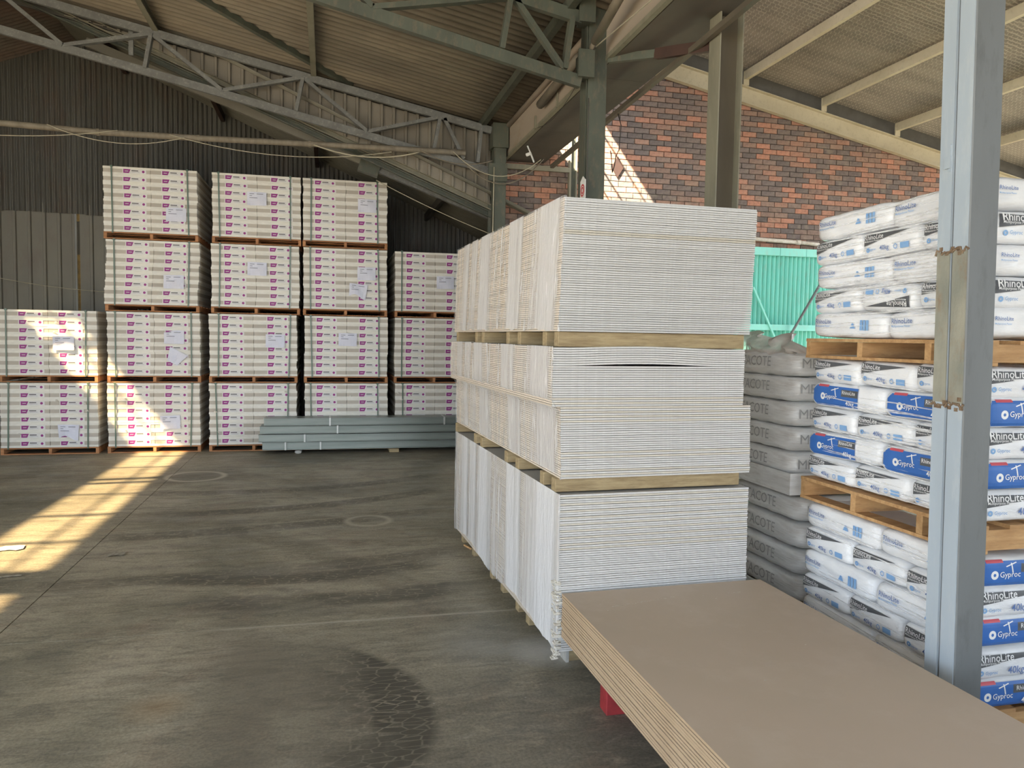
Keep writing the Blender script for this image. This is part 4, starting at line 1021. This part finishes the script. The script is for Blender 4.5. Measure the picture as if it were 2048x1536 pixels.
# pleated stretch film round each load: narrow drawn-out folds
def pleats(parent, z0, z1, dens, seed, slope):
    rg = random.Random(seed); mb = MB()
    for q in range(dens):
        za = rg.uniform(z0+.02, z1-.03); sl = slope*rg.uniform(.3,1.5)+rg.uniform(-.01,.02); w = rg.uniform(.002,.0065); pv = None
        y1 = YF1-.04 if rg.random() < .55 else rg.uniform(YF0+.4, YF1-.1); y0 = max(YF0+.02, y1-rg.uniform(.45,1.4)); n = 12
        for i in range(n+1):
            y = y1+(y0-y1)*i/n; z = za + sl*(y1-y) + .0015*math.sin(i*.7+q)
            if z > z1-.01 or z < z0+.01: pv = None; continue
            ww = w*math.sin(math.pi*(i+.3)/(n+.6))
            xx = XF - .004
            cur = [(xx, y, z-ww), (xx-.0012, y, z), (xx, y, z+ww)]
            if pv:
                o = len(mb.v); mb.v += pv + cur; mb.f += [(o, o+3, o+4, o+1), (o+1, o+4, o+5, o+2)]; mb.m += [0, 0]
            pv = cur
    return mb.build('film_pleat', m_pleat, parent, smooth=True, world=True)
for (z0, z1, dn, sl, lb) in ((1.96, 2.74, 70, .03, 'stretch film drawn in diagonal pleats over the top load of bags'), (1.07, 1.84, 30, -.03, 'thin film streaks over the middle load of bags'), (.13, .91, 26, -.03, 'thin film streaks over the bottom load of bags')):
    t = thing('film_wrap', lb, 'stretch film', (XF-.03, 3.8, z0), group='film round the plaster bag loads'); o = pleats(t, z0, z1, dn, int(z0*10), sl); o['kind'] = 'stuff'
# pallets under the bags
for zb, hh, lb in ((0, .13, 'pine pallet on the floor under the bottom load of plaster bags'), (.925, .14, 'pine pallet between the bottom and middle loads of plaster bags'), (1.845, .125, 'pine pallet between the middle and top loads of plaster bags')):
    t = thing('bag_pallet', lb, 'pallet', (XF-.01, YF0, zb), group='pallets under the plaster bags')
    L = YF1-YF0+.03; Dp = 1.1
    for i in range(5): MB().box(Dp*i/5*1.02, Dp*i/5*1.02+.10, 0, L, hh-.020, hh).build('deck_board', m_pallet_l, t)
    for i in range(3): MB().box([0,.5,1.0][i], [0,.5,1.0][i]+.10, 0, L, 0, .018).build('bottom_board', m_pallet_l, t)
    for yy in (0, .32, .85, L-.045): MB().box(.004, Dp+.0, yy, yy+.045, .0185, hh-.0205).build('stringer', m_pallet_l, t)

# ------------------------------------------------------------------ grey film-wrapped bags behind
mt = super_bag(.30, .46, .091, n=8, m=3.8, seed=31, wr=.006)
mt2 = super_bag(.30, .46, .091, n=8, m=3.8, seed=32, wr=.007)
def mm_(P, F):
    me = bpy.data.meshes.new('bag_body'); me.from_pydata([tuple(p) for p in P], [], F); me.materials.append(m_meta); me.polygons.foreach_set('use_smooth', [True]*len(me.polygons)); return me
mtm = [mm_(mt[0], mt[1]), mm_(mt2[0], mt2[1])]
pr = Print('x', mt[2], mt[3]); pr.text('METACOTE', -.33, -.02, .52, 0, .006); pmx = pr.mb.mesh('bag_print', m_metatext)
pr = Print('y', mt[2], mt[3]); pr.text('METACOTE', -.245, -.022, .47, 0, .013); pmy = pr.mb.mesh('bag_print', m_metatext)
for tier, (zt_, xo_, yo_, nm_) in enumerate(((.14, 3.12, 5.02, 'lower'), (1.005, 3.10, 5.12, 'upper'))):
    for li in range(5 if tier == 0 else 5):
        if tier == 0 and li == 5: continue
        h = (.885-.14)/4 if tier == 0 else (1.86-1.005)/4.9
        zc = zt_ + h*(li+.5)
        if tier == 0 and zc > .88: continue
        t = thing('film_wrapped_bag', 'grey film-wrapped bag with faint lettering, %s in the %s pile' % (['lowest','second from the bottom','third from the bottom','fourth from the bottom','topmost'][li], nm_), 'bag', (xo_+.30, yo_+.0, zc), random.uniform(-.03,.03), 'grey film-wrapped bags')
        bo_ = link_mesh('bag_body', mtm[li%2], t); link_mesh('bag_print', pmx, bo_); link_mesh('bag_print', pmy, bo_)
    zb = .0 if tier == 0 else .89
    t = thing('grey_bag_pallet', 'film-covered pallet under the %s pile of grey bags' % nm_, 'pallet', (xo_, yo_-.47, zb), group='pallets under the grey bags')
    hh = .135 if tier == 0 else .115
    for i in range(5): MB().box(i*.19, i*.19+.10, 0, .95, hh-.02, hh).build('deck_board', m_bearer, t)
    for yy in (0, .42, .90): MB().box(0, .9, yy, yy+.045, 0, hh-.0205).build('stringer', m_bearer, t)
    MB().box(-.022, -.018, -.02, .96, .005, hh+.04).box(-.022, .9, -.024, -.02, .005, hh+.04).build('film_skirt', m_meta, t)
# loose crumpled film on top of the grey bags
mb = MB(); n = 16; rg = random.Random(9)
prof = [.04,.10,.17,.18,.175,.165,.15,.14,.12,.10,.13,.16,.17,.14,.10,.06,.04]
for i in range(n+1):
    yy = 5.65 - 1.0*i/n
    for j in range(6):
        f = j/5; z = 1.86 + prof[i]*(f if j < 5 else .92) + .012*math.sin(i*2.1+j)
        mb.v.append((3.12 + .10*f*f + .05*math.sin(i*1.7)*f + .03*math.sin(j*2+i), yy, z))
for i in range(n):
    for j in range(5): a = i*6+j; mb.f.append((a, a+6, a+7, a+1)); mb.m.append(0)
o = mb.build('loose_film', m_filmloose, smooth=True); tag(o, 'crumpled brownish film standing up on the grey bags', 'plastic film')

# ------------------------------------------------------------------ litter
def scrap(x, y, w, h, rot, mat, lb, nm='paper_scrap'):
    mb = MB(); n = 5
    for j in range(3):
        for i in range(n+1):
            a = -w/2+w*i/n; b2 = (-h/2+h*j/2)*(1+.3*math.sin(i*2+j)); mb.v.append((a*math.cos(rot)-b2*math.sin(rot), a*math.sin(rot)+b2*math.cos(rot), .004+.010*abs(math.sin(i*1.4+j))))
    for j in range(2):
        for i in range(n): p = j*(n+1)+i; mb.f.append((p,p+1,p+n+2,p+n+1)); mb.m.append(0)
    o = mb.build(nm, mat); o.location = (x, y, 0); tag(o, lb, 'litter')
m_scrap = M('grey_scrap', (.36,.33,.27), rough=.8)
scrap(-1.78, 7.20, .13, .10, .1, m_scrap, 'small crumpled paper scrap on the open floor')
scrap(-2.42, 6.68, .16, .035, .15, m_scrap, 'flat torn strip on the floor near the left edge')
scrap(-2.75, 7.55, .26, .16, .2, m_signw, 'flat white patch on the floor at the left edge')  # thin white shape laid on the floor
tag(MB().beam((1.24,6.96,.008),(1.28,6.82,.008), .012, .014).build('wood_splinter', m_pallet_l), 'small wood splinter on the floor beside the board stack', 'litter')
